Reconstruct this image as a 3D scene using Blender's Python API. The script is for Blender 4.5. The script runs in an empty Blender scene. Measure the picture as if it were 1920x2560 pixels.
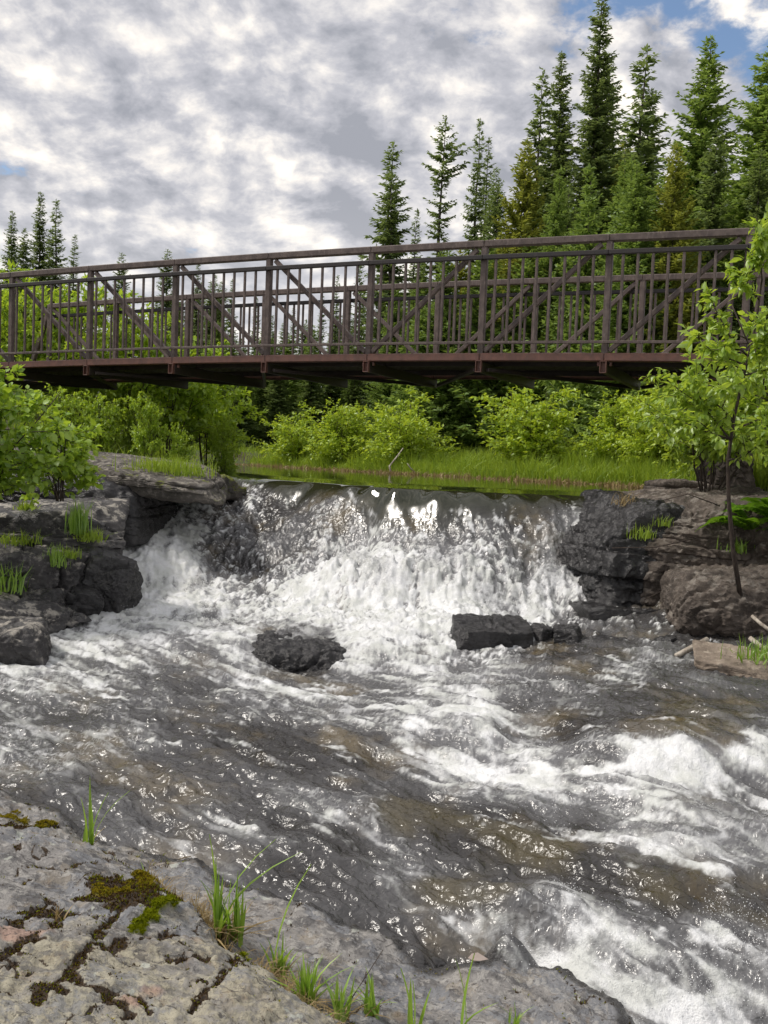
import bpy, bmesh, math, random
import numpy as np
from mathutils import Vector, Matrix

sc = bpy.context.scene
COL = sc.collection

# ------------------------------------------------------------------ camera
F, PITCH, ROLL, CAMZ = 2413.3, 0.0530, 0.0384, 0.28
cp, sp, cr, sr = math.cos(PITCH), math.sin(PITCH), math.cos(ROLL), math.sin(ROLL)
CM = np.array([[cr, -sr, 0], [sr, cr, 0], [0, 0, 1]]) @ np.array([[1, 0, 0], [0, cp, -sp], [0, sp, cp]]) \
    @ np.array([[1, 0, 0], [0, 0, -1], [0, 1, 0]], float)      # rows: right, down, forward
cam = bpy.data.cameras.new('camera')
cam.sensor_fit = 'VERTICAL'
cam.sensor_height = 24.0
cam.lens = F / 2560 * 24.0
cam.clip_start, cam.clip_end = 0.05, 2000
camo = bpy.data.objects.new('camera', cam)
COL.objects.link(camo)
mw = Matrix.Identity(4)
for i, v in enumerate((CM[0], -CM[1], -CM[2])):
    for j in range(3):
        mw[j][i] = v[j]
mw[2][3] = CAMZ
camo.matrix_world = mw
sc.camera = camo

# ------------------------------------------------------------------ world, sun, exposure
SUN_EL, SUN_AZ = math.radians(54), math.radians(-92)      # azimuth from +Y (ahead), negative = left
SUN_DIR = Vector((math.sin(SUN_AZ) * math.cos(SUN_EL), math.cos(SUN_AZ) * math.cos(SUN_EL), math.sin(SUN_EL)))


class NT:
    def __init__(self, tree):
        self.t = tree
        tree.nodes.clear()

    def n(self, typ, ins=None, **props):
        nd = self.t.nodes.new(typ)
        for k, v in props.items():
            setattr(nd, k, v)
        for k, v in (ins or {}).items():
            s = nd.inputs[k]
            if isinstance(v, bpy.types.NodeSocket):
                self.t.links.new(v, s)
            else:
                s.default_value = v
        return nd

    def math(self, op, a, b=None, c=None, clamp=False):
        ins = {0: a}
        if b is not None:
            ins[1] = b
        if c is not None:
            ins[2] = c
        return self.n('ShaderNodeMath', ins, operation=op, use_clamp=clamp).outputs[0]

    def vmath(self, op, a, b=None, out=0, **kw):
        ins = {0: a}
        if b is not None:
            ins[1] = b
        nd = self.n('ShaderNodeVectorMath', ins, operation=op)
        for k, v in kw.items():
            s = nd.inputs[k]
            if isinstance(v, bpy.types.NodeSocket):
                self.t.links.new(v, s)
            else:
                s.default_value = v
        return nd.outputs[out]

    def noise(self, vec, scale, detail=4.0, rough=0.55, dist=0.0, out=0, **kw):
        return self.n('ShaderNodeTexNoise', {'Vector': vec, 'Scale': scale, 'Detail': detail, 'Roughness': rough,
                                             'Distortion': dist}, **kw).outputs[out]

    def ramp(self, fac, stops, interp='LINEAR'):
        nd = self.n('ShaderNodeValToRGB', {'Fac': fac})
        cr_ = nd.color_ramp
        cr_.interpolation = interp
        while len(cr_.elements) < len(stops):
            cr_.elements.new(0.5)
        for e, (p, c) in zip(cr_.elements, stops):
            e.position = p
            e.color = (c, c, c, 1) if not isinstance(c, (tuple, list)) else (*c, 1)
        return nd.outputs[0]

    def mix(self, fac, a, b, blend='MIX'):
        nd = self.n('ShaderNodeMix', data_type='RGBA', blend_type=blend)
        for i, v in ((0, fac), (6, a), (7, b)):
            s = nd.inputs[i]
            if isinstance(v, bpy.types.NodeSocket):
                self.t.links.new(v, s)
            else:
                s.default_value = v if i == 0 else (*v, 1) if len(v) == 3 else v
        return nd.outputs[2]

    def attr(self, name, out='Fac'):
        return self.n('ShaderNodeAttribute', attribute_name=name).outputs[out]

    def sstep(self, v, a, b):
        return self.n('ShaderNodeMapRange', {'Value': v, 'From Min': a, 'From Max': b, 'To Min': 0.0, 'To Max': 1.0},
                      interpolation_type='SMOOTHSTEP').outputs[0]


world = bpy.data.worlds.new('World')
sc.world = world
world.use_nodes = True
w = NT(world.node_tree)
sky = w.n('ShaderNodeTexSky', sky_type='NISHITA', sun_disc=False, sun_elevation=SUN_EL, sun_rotation=SUN_AZ,
          air_density=1.0, dust_density=0.6, ozone_density=1.2)
wdir = w.n('ShaderNodeTexCoord').outputs['Generated']
sep = w.n('ShaderNodeSeparateXYZ', {0: wdir})
zz = w.math('ADD', w.math('MAXIMUM', sep.outputs[2], 0.0), 0.42)
plane = w.n('ShaderNodeCombineXYZ', {0: w.math('DIVIDE', sep.outputs[0], zz), 1: w.math('DIVIDE', sep.outputs[1], zz),
                                     2: w.math('MULTIPLY', sep.outputs[2], 0.5)}).outputs[0]
CLOUD_OFF, CLOUD_T = (33.31, 23.97, 6.9), 0.352
plane = w.vmath('ADD', plane, CLOUD_OFF)
warp = w.noise(plane, 3.0, 4, 0.55, out=1)
pw = w.vmath('ADD', plane, w.vmath('SCALE', w.vmath('SUBTRACT', warp, (0.5, 0.5, 0.5)), Scale=0.10))


def cloud_noise(vec):
    a = w.noise(vec, 6.8, 7, 0.58)
    b = w.noise(vec, 2.1, 1, 0.5)
    return w.math('ADD', w.math('MULTIPLY', a, 0.62), w.math('MULTIPLY', b, 0.38))


n0 = cloud_noise(pw)
n1 = cloud_noise(w.vmath('ADD', pw, (-0.030, 0.026, 0.0)))
cover = w.sstep(n0, CLOUD_T, CLOUD_T + 0.07)
lit = w.math('ADD', 0.52, w.math('MULTIPLY', w.math('SUBTRACT', n0, n1), 5.5))
thick = w.sstep(n0, CLOUD_T + 0.06, CLOUD_T + 0.24)
tone = w.math('SUBTRACT', w.math('MULTIPLY', lit, 0.95), w.math('MULTIPLY', thick, 0.20), clamp=True)
cloudcol = w.ramp(tone, [(0.0, (2.7, 2.8, 3.15)), (0.32, (4.0, 4.02, 4.35)), (0.55, (5.7, 5.55, 5.55)), (0.9, (8.7, 8.1, 7.3))])
# thin bright veil low in the sky
lowv = w.sstep(sep.outputs[2], 0.30, 0.05)
cloudcol = w.mix(w.math('MULTIPLY', lowv, 0.45), cloudcol, (6.2, 6.15, 6.2))
cover2 = w.math('MAXIMUM', cover, w.math('MULTIPLY', lowv, 0.85))
skycol = w.mix(cover2, sky.outputs[0], cloudcol)
bg = w.n('ShaderNodeBackground', {'Color': skycol, 'Strength': 0.105})
w.t.links.new(bg.outputs[0], w.n('ShaderNodeOutputWorld').inputs[0])

sl = bpy.data.lights.new('sun', 'SUN')
sl.energy, sl.angle, sl.color = 2.3, math.radians(10), (1.0, 0.94, 0.86)
sl.specular_factor = 0.5
so = bpy.data.objects.new('sun', sl)
so.rotation_euler = SUN_DIR.to_track_quat('Z', 'Y').to_euler()
so.location = (-20, 20, 30)
COL.objects.link(so)

vs = sc.view_settings
vs.view_transform, vs.look, vs.gamma, vs.exposure, vs.use_curve_mapping = 'Standard', 'None', 1.0, 0.46, False
cy = sc.cycles
cy.max_bounces, cy.diffuse_bounces, cy.glossy_bounces, cy.transmission_bounces, cy.transparent_max_bounces = 6, 3, 3, 4, 6
cy.use_denoising = True
cy.use_adaptive_sampling = True
cy.adaptive_threshold = 0.015
cy.sample_clamp_indirect = 6.0
cy.sample_clamp_direct = 8.0
cy.caustics_reflective = cy.caustics_refractive = False

# ------------------------------------------------------------------ maths helpers
rng = np.random.default_rng(7)
CAM = np.array([0, 0, CAMZ])


def ray(x, y):
    return CM.T @ np.array([(x - 960) / F, (y - 1280) / F, 1.0])


def at_z(x, y, z):
    d = ray(x, y)
    return CAM + d * ((z - CAMZ) / d[2])


def at_d(x, y, dist):
    d = ray(x, y)
    return CAM + d * (dist / d[1])


def to_px(P):
    c = (np.asarray(P) - CAM) @ CM.T
    return np.stack([960 + F * c[..., 0] / c[..., 2], 1280 + F * c[..., 1] / c[..., 2]], -1)


_perm = np.random.default_rng(3).permutation(256)
_perm = np.concatenate([_perm, _perm, _perm]).astype(np.int32)
_g = np.random.default_rng(4).normal(size=(256, 3)).astype(np.float32)
_g /= np.linalg.norm(_g, axis=1)[:, None]


def pn(p):
    p = np.asarray(p, np.float32)
    i = np.floor(p).astype(np.int32)
    f = p - i
    i &= 255
    u = f * f * f * (f * (f * 6 - 15) + 10)
    res = 0
    for a in (0, 1):
        wa = u[:, 0] if a else 1 - u[:, 0]
        for b in (0, 1):
            wb = u[:, 1] if b else 1 - u[:, 1]
            for c in (0, 1):
                wc = u[:, 2] if c else 1 - u[:, 2]
                h = _perm[_perm[_perm[i[:, 0] + a] + i[:, 1] + b] + i[:, 2] + c]
                g = _g[h]
                dd = g[:, 0] * (f[:, 0] - a) + g[:, 1] * (f[:, 1] - b) + g[:, 2] * (f[:, 2] - c)
                res = res + wa * wb * wc * dd
    return res * 1.6


def fbm(p, octv=4, gain=0.5, lac=2.03, ridged=False):
    p = np.asarray(p, np.float32)
    s, a, tot = 0, 1.0, 0
    for o in range(octv):
        v = pn(p + 17.3 * o)
        s = s + a * ((1 - 2 * np.abs(v)) if ridged else v)
        tot += a
        a *= gain
        p = p * lac
    return s / tot


def ss(x, a, b):
    t = np.clip((x - a) / (b - a), 0, 1)
    return t * t * (3 - 2 * t)


def seg_dist(P, poly, closed=False):
    """distance of 2d points to a polyline"""
    poly = np.asarray(poly, float)
    best = np.full(len(P), 1e9)
    n = len(poly)
    for k in range(n if closed else n - 1):
        a, b = poly[k], poly[(k + 1) % n]
        ab = b - a
        t = np.clip(((P - a) @ ab) / max(ab @ ab, 1e-9), 0, 1)
        best = np.minimum(best, np.hypot(*(P - (a + t[:, None] * ab)).T))
    return best


def inside(P, poly):
    poly = np.asarray(poly, float)
    r = np.zeros(len(P), bool)
    n = len(poly)
    for k in range(n):
        a, b = poly[k], poly[(k + 1) % n]
        c = ((a[1] > P[:, 1]) != (b[1] > P[:, 1]))
        with np.errstate(divide='ignore', invalid='ignore'):
            x = (b[0] - a[0]) * (P[:, 1] - a[1]) / (b[1] - a[1]) + a[0]
        r ^= c & (P[:, 0] < x)
    return r


# ------------------------------------------------------------------ object helpers
def mesh(name, V, Fa, mat=None, smooth=False, attrs=None):
    V = np.asarray(V, np.float32)
    me = bpy.data.meshes.new(name)
    if isinstance(Fa, np.ndarray):
        k = Fa.shape[1]
        me.vertices.add(len(V))
        me.vertices.foreach_set('co', V.ravel())
        me.loops.add(Fa.size)
        me.loops.foreach_set('vertex_index', Fa.astype(np.int32).ravel())
        me.polygons.add(len(Fa))
        me.polygons.foreach_set('loop_start', np.arange(0, Fa.size, k, dtype=np.int32))
        me.update(calc_edges=True)
    else:
        me.from_pydata(V.tolist(), [], Fa)
    if smooth:
        me.polygons.foreach_set('use_smooth', np.ones(len(me.polygons), bool))
    for k, v in (attrs or {}).items():
        a = me.attributes.new(k, 'FLOAT', 'POINT')
        a.data.foreach_set('value', np.asarray(v, np.float32))
    if mat:
        me.materials.append(mat)
    me.validate()
    return me


def obj(name, me, parent=None, loc=None, rot=None, scale=None, label=None, cat=None, group=None, kind=None):
    o = bpy.data.objects.new(name, me)
    COL.objects.link(o)
    if parent:
        o.parent = parent
    if loc is not None:
        o.location = [float(q) for q in loc]
    if rot is not None:
        o.rotation_euler = [float(q) for q in rot]
    if scale is not None:
        o.scale = [float(q) for q in (scale if hasattr(scale, '__len__') else (scale,) * 3)]
    for k, v in (('label', label), ('category', cat), ('group', group), ('kind', kind)):
        if v:
            o[k] = v
    return o


def box(sx, sy, sz, bev=0.0):
    bm = bmesh.new()
    bmesh.ops.create_cube(bm, size=1.0)
    for v in bm.verts:
        v.co = Vector((v.co.x * sx, v.co.y * sy, v.co.z * sz))
    if bev:
        bmesh.ops.bevel(bm, geom=bm.edges[:], offset=bev, segments=1, affect='EDGES')
    V = [tuple(v.co) for v in bm.verts]
    bm.verts.index_update()
    Fc = [[v.index for v in f.verts] for f in bm.faces]
    bm.free()
    return np.array(V), Fc


def tube(pts, rads, n=5):
    pts = np.asarray(pts, float)
    V, Fc = [], []
    m = len(pts)
    for i in range(m):
        t = pts[min(i + 1, m - 1)] - pts[max(i - 1, 0)]
        t = t / (np.linalg.norm(t) + 1e-9)
        a = np.cross(t, (0.31, 0.92, 0.23) if abs(t[1]) < 0.9 else (1, 0, 0))
        a /= np.linalg.norm(a) + 1e-9
        b = np.cross(t, a)
        for k in range(n):
            q = 2 * math.pi * k / n
            V.append(pts[i] + rads[i] * (a * math.cos(q) + b * math.sin(q)))
    for i in range(m - 1):
        for k in range(n):
            k2 = (k + 1) % n
            Fc.append([i * n + k, i * n + k2, (i + 1) * n + k2, (i + 1) * n + k])
    Fc.append(list(range(n))[::-1])
    Fc.append([(m - 1) * n + k for k in range(n)])
    return V, Fc


class MB:
    def __init__(self):
        self.V, self.F, self.c = [], [], 0

    def add(self, V, Fc):
        self.V.append(np.asarray(V, float))
        self.F += [[i + self.c for i in f] for f in Fc]
        self.c += len(V)

    def mesh(self, name, mat, smooth=False):
        return mesh(name, np.concatenate(self.V), self.F, mat, smooth)


def bar(p0, p1, wd, ht, up=(0, 0, 1)):
    """box bar from p0 to p1"""
    p0, p1, up = np.array(p0, float), np.array(p1, float), np.array(up, float)
    t = (p1 - p0) / np.linalg.norm(p1 - p0)
    s = np.cross(t, up)
    s /= np.linalg.norm(s)
    u = np.cross(s, t)
    b = min(wd, ht) * 0.12
    V, Fc = box(wd, np.linalg.norm(p1 - p0), ht, b)
    c = (p0 + p1) / 2
    return c + V[:, :1] * s + V[:, 1:2] * t + V[:, 2:] * u, Fc


# ------------------------------------------------------------------ materials
def newmat(name):
    m = bpy.data.materials.new(name)
    m.use_nodes = True
    return m, NT(m.node_tree)


def out(nt, shader):
    nt.t.links.new(shader, nt.n('ShaderNodeOutputMaterial').inputs[0])


def leaf_mat(name, c1, c2, trans=0.45, gloss=0.06, rnd=0.25):
    m, t = newmat(name)
    v = t.attr('v')
    oi = t.n('ShaderNodeObjectInfo').outputs['Random']
    f = t.math('ADD', t.math('MULTIPLY', v, 1 - rnd), t.math('MULTIPLY', oi, rnd))
    col = t.mix(f, c1, c2)
    d = t.n('ShaderNodeBsdfDiffuse', {'Color': col}).outputs[0]
    tc = t.mix(0.5, col, (c2[0] * 1.5, c2[1] * 1.35, c2[2] * 0.8))
    tr = t.n('ShaderNodeBsdfTranslucent', {'Color': tc}).outputs[0]
    s = t.n('ShaderNodeMixShader', {0: trans, 1: d, 2: tr}).outputs[0]
    g = t.n('ShaderNodeBsdfGlossy', {'Color': (0.9, 0.95, 0.9, 1), 'Roughness': 0.45}).outputs[0]
    s = t.n('ShaderNodeMixShader', {0: gloss, 1: s, 2: g}).outputs[0]
    out(t, s)
    return m


def bark_mat(name, c1, c2, sc_=30):
    m, t = newmat(name)
    p = t.n('ShaderNodeTexCoord').outputs['Object']
    n = t.noise(t.vmath('MULTIPLY', p, (1, 1, 0.3)), sc_, 5, 0.6)
    col = t.mix(t.sstep(n, 0.35, 0.65), c1, c2)
    b = t.n('ShaderNodeBump', {'Height': n, 'Strength': 0.6, 'Distance': 0.01}).outputs[0]
    out(t, t.n('ShaderNodeBsdfPrincipled', {'Base Color': col, 'Roughness': 0.9, 'Normal': b}).outputs[0])
    return m


M = {}
M['spruce'] = leaf_mat('spruce needles', (0.070, 0.110, 0.040), (0.250, 0.340, 0.120), 0.42, 0.03, 0.35)
M['fir'] = leaf_mat('fir needles', (0.095, 0.170, 0.038), (0.290, 0.410, 0.100), 0.42, 0.03, 0.35)
M['cedar'] = leaf_mat('cedar sprays', (0.140, 0.175, 0.028), (0.350, 0.390, 0.080), 0.42, 0.02, 0.3)
M['shrub'] = leaf_mat('alder leaves', (0.19, 0.32, 0.024), (0.46, 0.62, 0.055), 0.5, 0.05, 0.3)
M['bush'] = leaf_mat('willow leaves', (0.22, 0.35, 0.026), (0.56, 0.70, 0.065), 0.42, 0.05, 0.3)
M['nearleaf'] = leaf_mat('birch leaves', (0.15, 0.28, 0.022), (0.42, 0.58, 0.055), 0.45, 0.06, 0.15)
M['cherry'] = leaf_mat('cherry leaves', (0.17, 0.31, 0.026), (0.44, 0.58, 0.070), 0.5, 0.06, 0.15)
M['grass'] = leaf_mat('grass', (0.140, 0.250, 0.020), (0.380, 0.500, 0.055), 0.42, 0.03, 0.3)
M['blade'] = leaf_mat('grass blade', (0.150, 0.300, 0.030), (0.360, 0.540, 0.070), 0.4, 0.06, 0.5)
M['straw'] = leaf_mat('dry straw', (0.23, 0.16, 0.07), (0.42, 0.32, 0.17), 0.2, 0.02, 0.3)
M['fern'] = leaf_mat('fern', (0.09, 0.22, 0.015), (0.19, 0.36, 0.025), 0.45, 0.03, 0.3)
M['moss'] = leaf_mat('moss', (0.09, 0.12, 0.006), (0.26, 0.29, 0.012), 0.2, 0.0, 0.2)
M['mossold'] = leaf_mat('old moss', (0.13, 0.10, 0.010), (0.36, 0.30, 0.025), 0.2, 0.0, 0.1)
M['mossdark'] = leaf_mat('dark moss', (0.026, 0.017, 0.008), (0.110, 0.070, 0.030), 0.1, 0.0, 0.1)
M['bark'] = bark_mat('bark', (0.030, 0.022, 0.017), (0.095, 0.078, 0.065))
M['twig'] = bark_mat('twig bark', (0.030, 0.020, 0.016), (0.075, 0.055, 0.042), 60)
M['dead'] = bark_mat('bleached wood', (0.24, 0.20, 0.16), (0.50, 0.45, 0.38), 25)


def steel_mat(name, c1, c2, c3):
    m, t = newmat(name)
    p = t.n('ShaderNodeNewGeometry').outputs['Position']
    n = t.noise(p, 9, 6, 0.65)
    n2 = t.noise(t.vmath('MULTIPLY', p, (1, 1, 0.25)), 40, 4, 0.6)
    col = t.mix(t.sstep(n, 0.3, 0.7), c1, c2)
    col = t.mix(t.math('MULTIPLY', t.sstep(n2, 0.52, 0.75), 0.7), col, c3)
    b = t.n('ShaderNodeBump', {'Height': n2, 'Strength': 0.25, 'Distance': 0.003}).outputs[0]
    out(t, t.n('ShaderNodeBsdfPrincipled', {'Base Color': col, 'Roughness': t.math('ADD', 0.42, t.math('MULTIPLY', n, 0.25)),
                                            'Normal': b}).outputs[0])
    return m


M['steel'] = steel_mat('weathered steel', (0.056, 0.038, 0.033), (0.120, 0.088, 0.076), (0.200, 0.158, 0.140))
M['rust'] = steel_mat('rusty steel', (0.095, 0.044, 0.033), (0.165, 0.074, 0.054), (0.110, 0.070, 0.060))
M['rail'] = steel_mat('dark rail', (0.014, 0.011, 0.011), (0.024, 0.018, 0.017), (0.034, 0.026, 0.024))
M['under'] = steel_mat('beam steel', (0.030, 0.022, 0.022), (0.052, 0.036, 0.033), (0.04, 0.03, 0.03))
M['plank'] = bark_mat('deck planks', (0.16, 0.14, 0.12), (0.34, 0.31, 0.28), 14)
M['concrete'] = bark_mat('concrete', (0.22, 0.21, 0.20), (0.34, 0.33, 0.31), 12)


def rock_mat(name, dark, mid, pale, lichen=None, lichen_amt=0.0, wet=0.0, moss=0.0, scale=1.0):
    """wet: share of the surface darkened and glossed by spray"""
    m, t = newmat(name)
    g = t.n('ShaderNodeNewGeometry')
    p = g.outputs['Position']
    nz = t.n('ShaderNodeSeparateXYZ', {0: g.outputs['Normal']}).outputs[2]
    na = t.noise(p, 3.2 * scale, 8, 0.62, 0.4)
    nb = t.noise(p, 17 * scale, 6, 0.65)
    nc = t.noise(t.vmath('MULTIPLY', p, (1, 1, 3.5)), 26 * scale, 5, 0.7, 0.6)
    nd = t.noise(p, 110 * scale, 3, 0.6)
    col = t.mix(t.sstep(na, 0.35, 0.62), dark, mid)
    col = t.mix(t.math('MULTIPLY', t.sstep(nb, 0.5, 0.72), 0.75), col, pale)
    col = t.mix(t.math('MULTIPLY', t.sstep(nc, 0.55, 0.75), 0.6), col, dark)
    col = t.mix(t.math('MULTIPLY', t.sstep(nd, 0.5, 0.8), 0.35), col, pale)
    if lichen:
        ln = t.noise(p, 7 * scale, 7, 0.7, 0.5)
        lf = t.math('MULTIPLY', t.sstep(ln, 0.5, 0.6), t.sstep(nz, 0.1, 0.75))
        col = t.mix(t.math('MULTIPLY', lf, lichen_amt), col, lichen)
    if moss:
        mn = t.noise(p, 5.5, 6, 0.65)
        mf = t.math('MULTIPLY', t.sstep(mn, 0.62 - 0.3 * moss, 0.70 - 0.28 * moss), t.sstep(nz, 0.2, 0.7))
        mc = t.mix(t.noise(p, 40, 3), (0.05, 0.06, 0.008), (0.17, 0.19, 0.012))
        col = t.mix(mf, col, mc)
    wn = t.noise(p, 2.3, 4, 0.6)
    wf = t.sstep(wn, 0.75 - wet * 0.75, 0.9 - wet * 0.75)
    col = t.mix(t.math('MULTIPLY', wf, 0.6), col, (dark[0] * 0.45, dark[1] * 0.45, dark[2] * 0.47))
    h = t.math('ADD', t.math('MULTIPLY', nb, 0.6), t.math('ADD', t.math('MULTIPLY', nc, 0.5), t.math('MULTIPLY', nd, 0.18)))
    b = t.n('ShaderNodeBump', {'Height': h, 'Strength': 0.75, 'Distance': 0.025 / scale}).outputs[0]
    rough = t.math('SUBTRACT', 0.85, t.math('MULTIPLY', wf, 0.58))
    out(t, t.n('ShaderNodeBsdfPrincipled', {'Base Color': col, 'Roughness': rough, 'Normal': b}).outputs[0])
    return m


M['rock_wet'] = rock_mat('wet dark rock', (0.022, 0.021, 0.022), (0.055, 0.052, 0.053), (0.135, 0.130, 0.128), wet=0.9)
M['rock_dark'] = rock_mat('dark rock', (0.028, 0.026, 0.027), (0.070, 0.066, 0.066), (0.20, 0.19, 0.182), wet=0.35,
                          lichen=(0.40, 0.37, 0.32), lichen_amt=0.8)
M['rock_mossy'] = rock_mat('mossy rock', (0.035, 0.031, 0.027), (0.085, 0.074, 0.064), (0.20, 0.18, 0.16), wet=0.25, moss=0.95)
M['rock_ledge'] = rock_mat('ledge rock', (0.045, 0.040, 0.035), (0.105, 0.092, 0.080), (0.24, 0.215, 0.19), wet=0.2,
                           lichen=(0.34, 0.31, 0.26), lichen_amt=0.6, moss=0.25)
M['rock_brown'] = rock_mat('brown rock', (0.042, 0.032, 0.026), (0.100, 0.080, 0.065), (0.21, 0.175, 0.145), wet=0.2,
                           lichen=(0.36, 0.33, 0.29), lichen_amt=0.35)
M['rock_pale'] = rock_mat('pale slab', (0.13, 0.10, 0.075), (0.26, 0.21, 0.165), (0.42, 0.36, 0.29), wet=0.1)

# --------------------------------------------------------------- ground
WATER_POLY_PX = [(-500, 1700, -1.38), (0, 1640, -1.36), (115, 1590, -1.3), (150, 1530, -1.22), (335, 1505, -1.18),
                 (325, 1420, -0.95), (262, 1320, -0.6), (390, 1255, -0.3), (585, 1194, 0.0)]
LIP_PX = [(602, 1187), (700, 1195), (810, 1202), (960, 1213), (1100, 1220), (1250, 1226), (1400, 1231), (1527, 1236)]
FAR_PX = [(575, 1160), (700, 1168), (840, 1176), (960, 1183), (1100, 1190), (1300, 1202), (1500, 1212), (1615, 1222)]
RIGHT_PX = [(1527, 1240, -0.02), (1440, 1300, -0.28), (1372, 1400, -0.65), (1345, 1530, -1.1), (1450, 1570, -1.12),
            (1700, 1625, -1.17), (1740, 1690, -1.2), (1925, 1765, -1.24), (2300, 1900, -1.3)]
far_w = [at_z(x, y, 0)[:2] for x, y in FAR_PX]
WPOLY = [at_z(*q)[:2] for q in WATER_POLY_PX] + far_w + [at_z(*q)[:2] for q in RIGHT_PX] + [np.array([5.5, 1.0]), np.array([-6.0, 1.0])]
WPOLY = np.array(WPOLY)


EDGE_PX = [(-300, 1900, -1.36), (0, 1969, -1.42), (191, 2044, -1.50), (278, 2107, -1.55), (492, 2148, -1.58), (555, 2183, -1.60), (688, 2229, -1.63),
           (781, 2252, -1.64), (955, 2330, -1.68), (1064, 2402, -1.71), (1162, 2404, -1.72), (1249, 2393, -1.72), (1365, 2404, -1.745), (1440, 2437, -1.76),
           (1539, 2495, -1.80), (1585, 2558, -1.83), (1620, 2700, -1.9)]
lip_w = np.array([at_z(x, y, 0)[:2] for x, y in LIP_PX])
CP = []                                     # control points of the water surface
_lx = np.linspace(LIP_PX[0][0], LIP_PX[-1][0], 34)
for x in _lx:
    CP.append(at_z(x, float(np.interp(x, [q[0] for q in LIP_PX], [q[1] for q in LIP_PX])), 0))
for x, rows in {450: [(1240, 12.3), (1300, 11.5), (1380, 10.8), (1450, 10.3), (1500, 9.7)],
                330: [(1330, 10.8), (1420, 10.2), (1490, 9.6)],
                590: [(1225, 13.0), (1290, 12.0), (1370, 11.2), (1440, 10.6), (1490, 10.0), (1540, 9.2)],
                760: [(1228, 12.2), (1290, 11.5), (1370, 10.9), (1440, 10.4), (1490, 9.8), (1540, 9.0)],
                900: [(1245, 11.4), (1300, 11.0), (1365, 10.7), (1385, 10.3), (1420, 10.0), (1470, 9.75), (1510, 9.5), (1540, 9.0)],
                1050: [(1250, 10.9), (1310, 10.5), (1375, 10.2), (1400, 9.95), (1450, 9.7), (1505, 9.45), (1540, 8.95)],
                1250: [(1262, 10.5), (1330, 10.15), (1400, 9.85), (1480, 9.55), (1520, 9.35), (1545, 8.85)],
                1400: [(1280, 10.4), (1350, 10.1), (1450, 9.75), (1530, 9.35)]}.items():
    for y, d in rows:
        CP.append(at_d(x, y, d))
for x, y, z in [(200, 1580, -1.27), (450, 1570, -1.24), (600, 1600, -1.27), (750, 1585, -1.25), (750, 1665, -1.42), (960, 1600, -1.22),
                (960, 1665, -1.37), (1150, 1560, -1.14), (1150, 1655, -1.33), (1400, 1640, -1.22), (1600, 1620, -1.17),
                (1750, 1680, -1.19), (0, 1640, -1.36), (0, 1700, -1.40), (100, 1800, -1.46), (400, 1760, -1.44), (650, 1720, -1.42),
                (850, 1770, -1.46), (960, 1760, -1.40), (1250, 1720, -1.33), (1500, 1720, -1.27), (1800, 1760, -1.25),
                (0, 1930, -1.50), (300, 2000, -1.53), (500, 1900, -1.50), (800, 1900, -1.51), (1050, 1850, -1.48), (1170, 1800, -1.37),
                (500, 2100, -1.575), (800, 2100, -1.57), (800, 2235, -1.635), (300, 2400, -1.8), (-400, 1700, -1.40), (-400, 2000, -1.55),
                (2300, 1800, -1.28), (2300, 2300, -1.7), (900, 2700, -1.9)]:
    CP.append(at_z(x, y, z))
for x, rows in {1000: [(2000, 5.2), (2130, 4.65), (2290, 4.15)], 1150: [(1900, 5.8), (2000, 5.2), (2100, 4.8), (2180, 4.5), (2290, 4.18)],
                1300: [(1800, 6.3), (1880, 5.85), (1990, 5.25), (2100, 4.8), (2180, 4.5), (2280, 4.2), (2380, 4.02)],
                1500: [(1850, 5.68), (1925, 5.42), (2020, 5.05), (2120, 4.65), (2195, 4.42), (2290, 4.15), (2350, 4.05), (2430, 3.92)],
                1700: [(1852, 5.57), (1915, 5.40), (2020, 4.95), (2120, 4.62), (2205, 4.34), (2290, 4.12), (2350, 4.03), (2420, 3.92), (2540, 3.76)],
                1900: [(1866, 5.58), (1928, 5.42), (2040, 4.95), (2140, 4.62), (2240, 4.32), (2310, 4.14), (2420, 3.95), (2550, 3.78)]}.items():
    for y, d in rows:
        CP.append(at_d(x, y, d))
for x, y, z in EDGE_PX[1:]:
    CP.append(at_z(x, y, z - 0.012))
if 0:
    pass
CP = np.array(CP)
CP = np.concatenate([CP, [[-6, 12, -0.6], [-6, 9, -1.2], [5, 12, 0], [6, 9, -1.1], [4.5, 10.5, -0.3]]])


def rbf_fit(P, z, eps=0.12):
    n = len(P)
    K = np.sqrt(((P[:, None] - P[None]) ** 2).sum(-1) + eps * eps)
    A = np.zeros((n + 3, n + 3))
    A[:n, :n] = K + 0.02 * np.eye(n)
    A[:n, n], A[:n, n + 1:] = 1, P
    A[n:, :n] = A[:n, n:].T
    s = np.linalg.solve(A, np.concatenate([z, np.zeros(3)]))

    def ev(Q):
        r = np.full(len(Q), s[n])
        r += Q @ s[n + 1:]
        for k in range(n):
            r += s[k] * np.sqrt(((Q - P[k]) ** 2).sum(1) + eps * eps)
        return r
    return ev


wat = rbf_fit(CP[:, :2], CP[:, 2])


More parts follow.
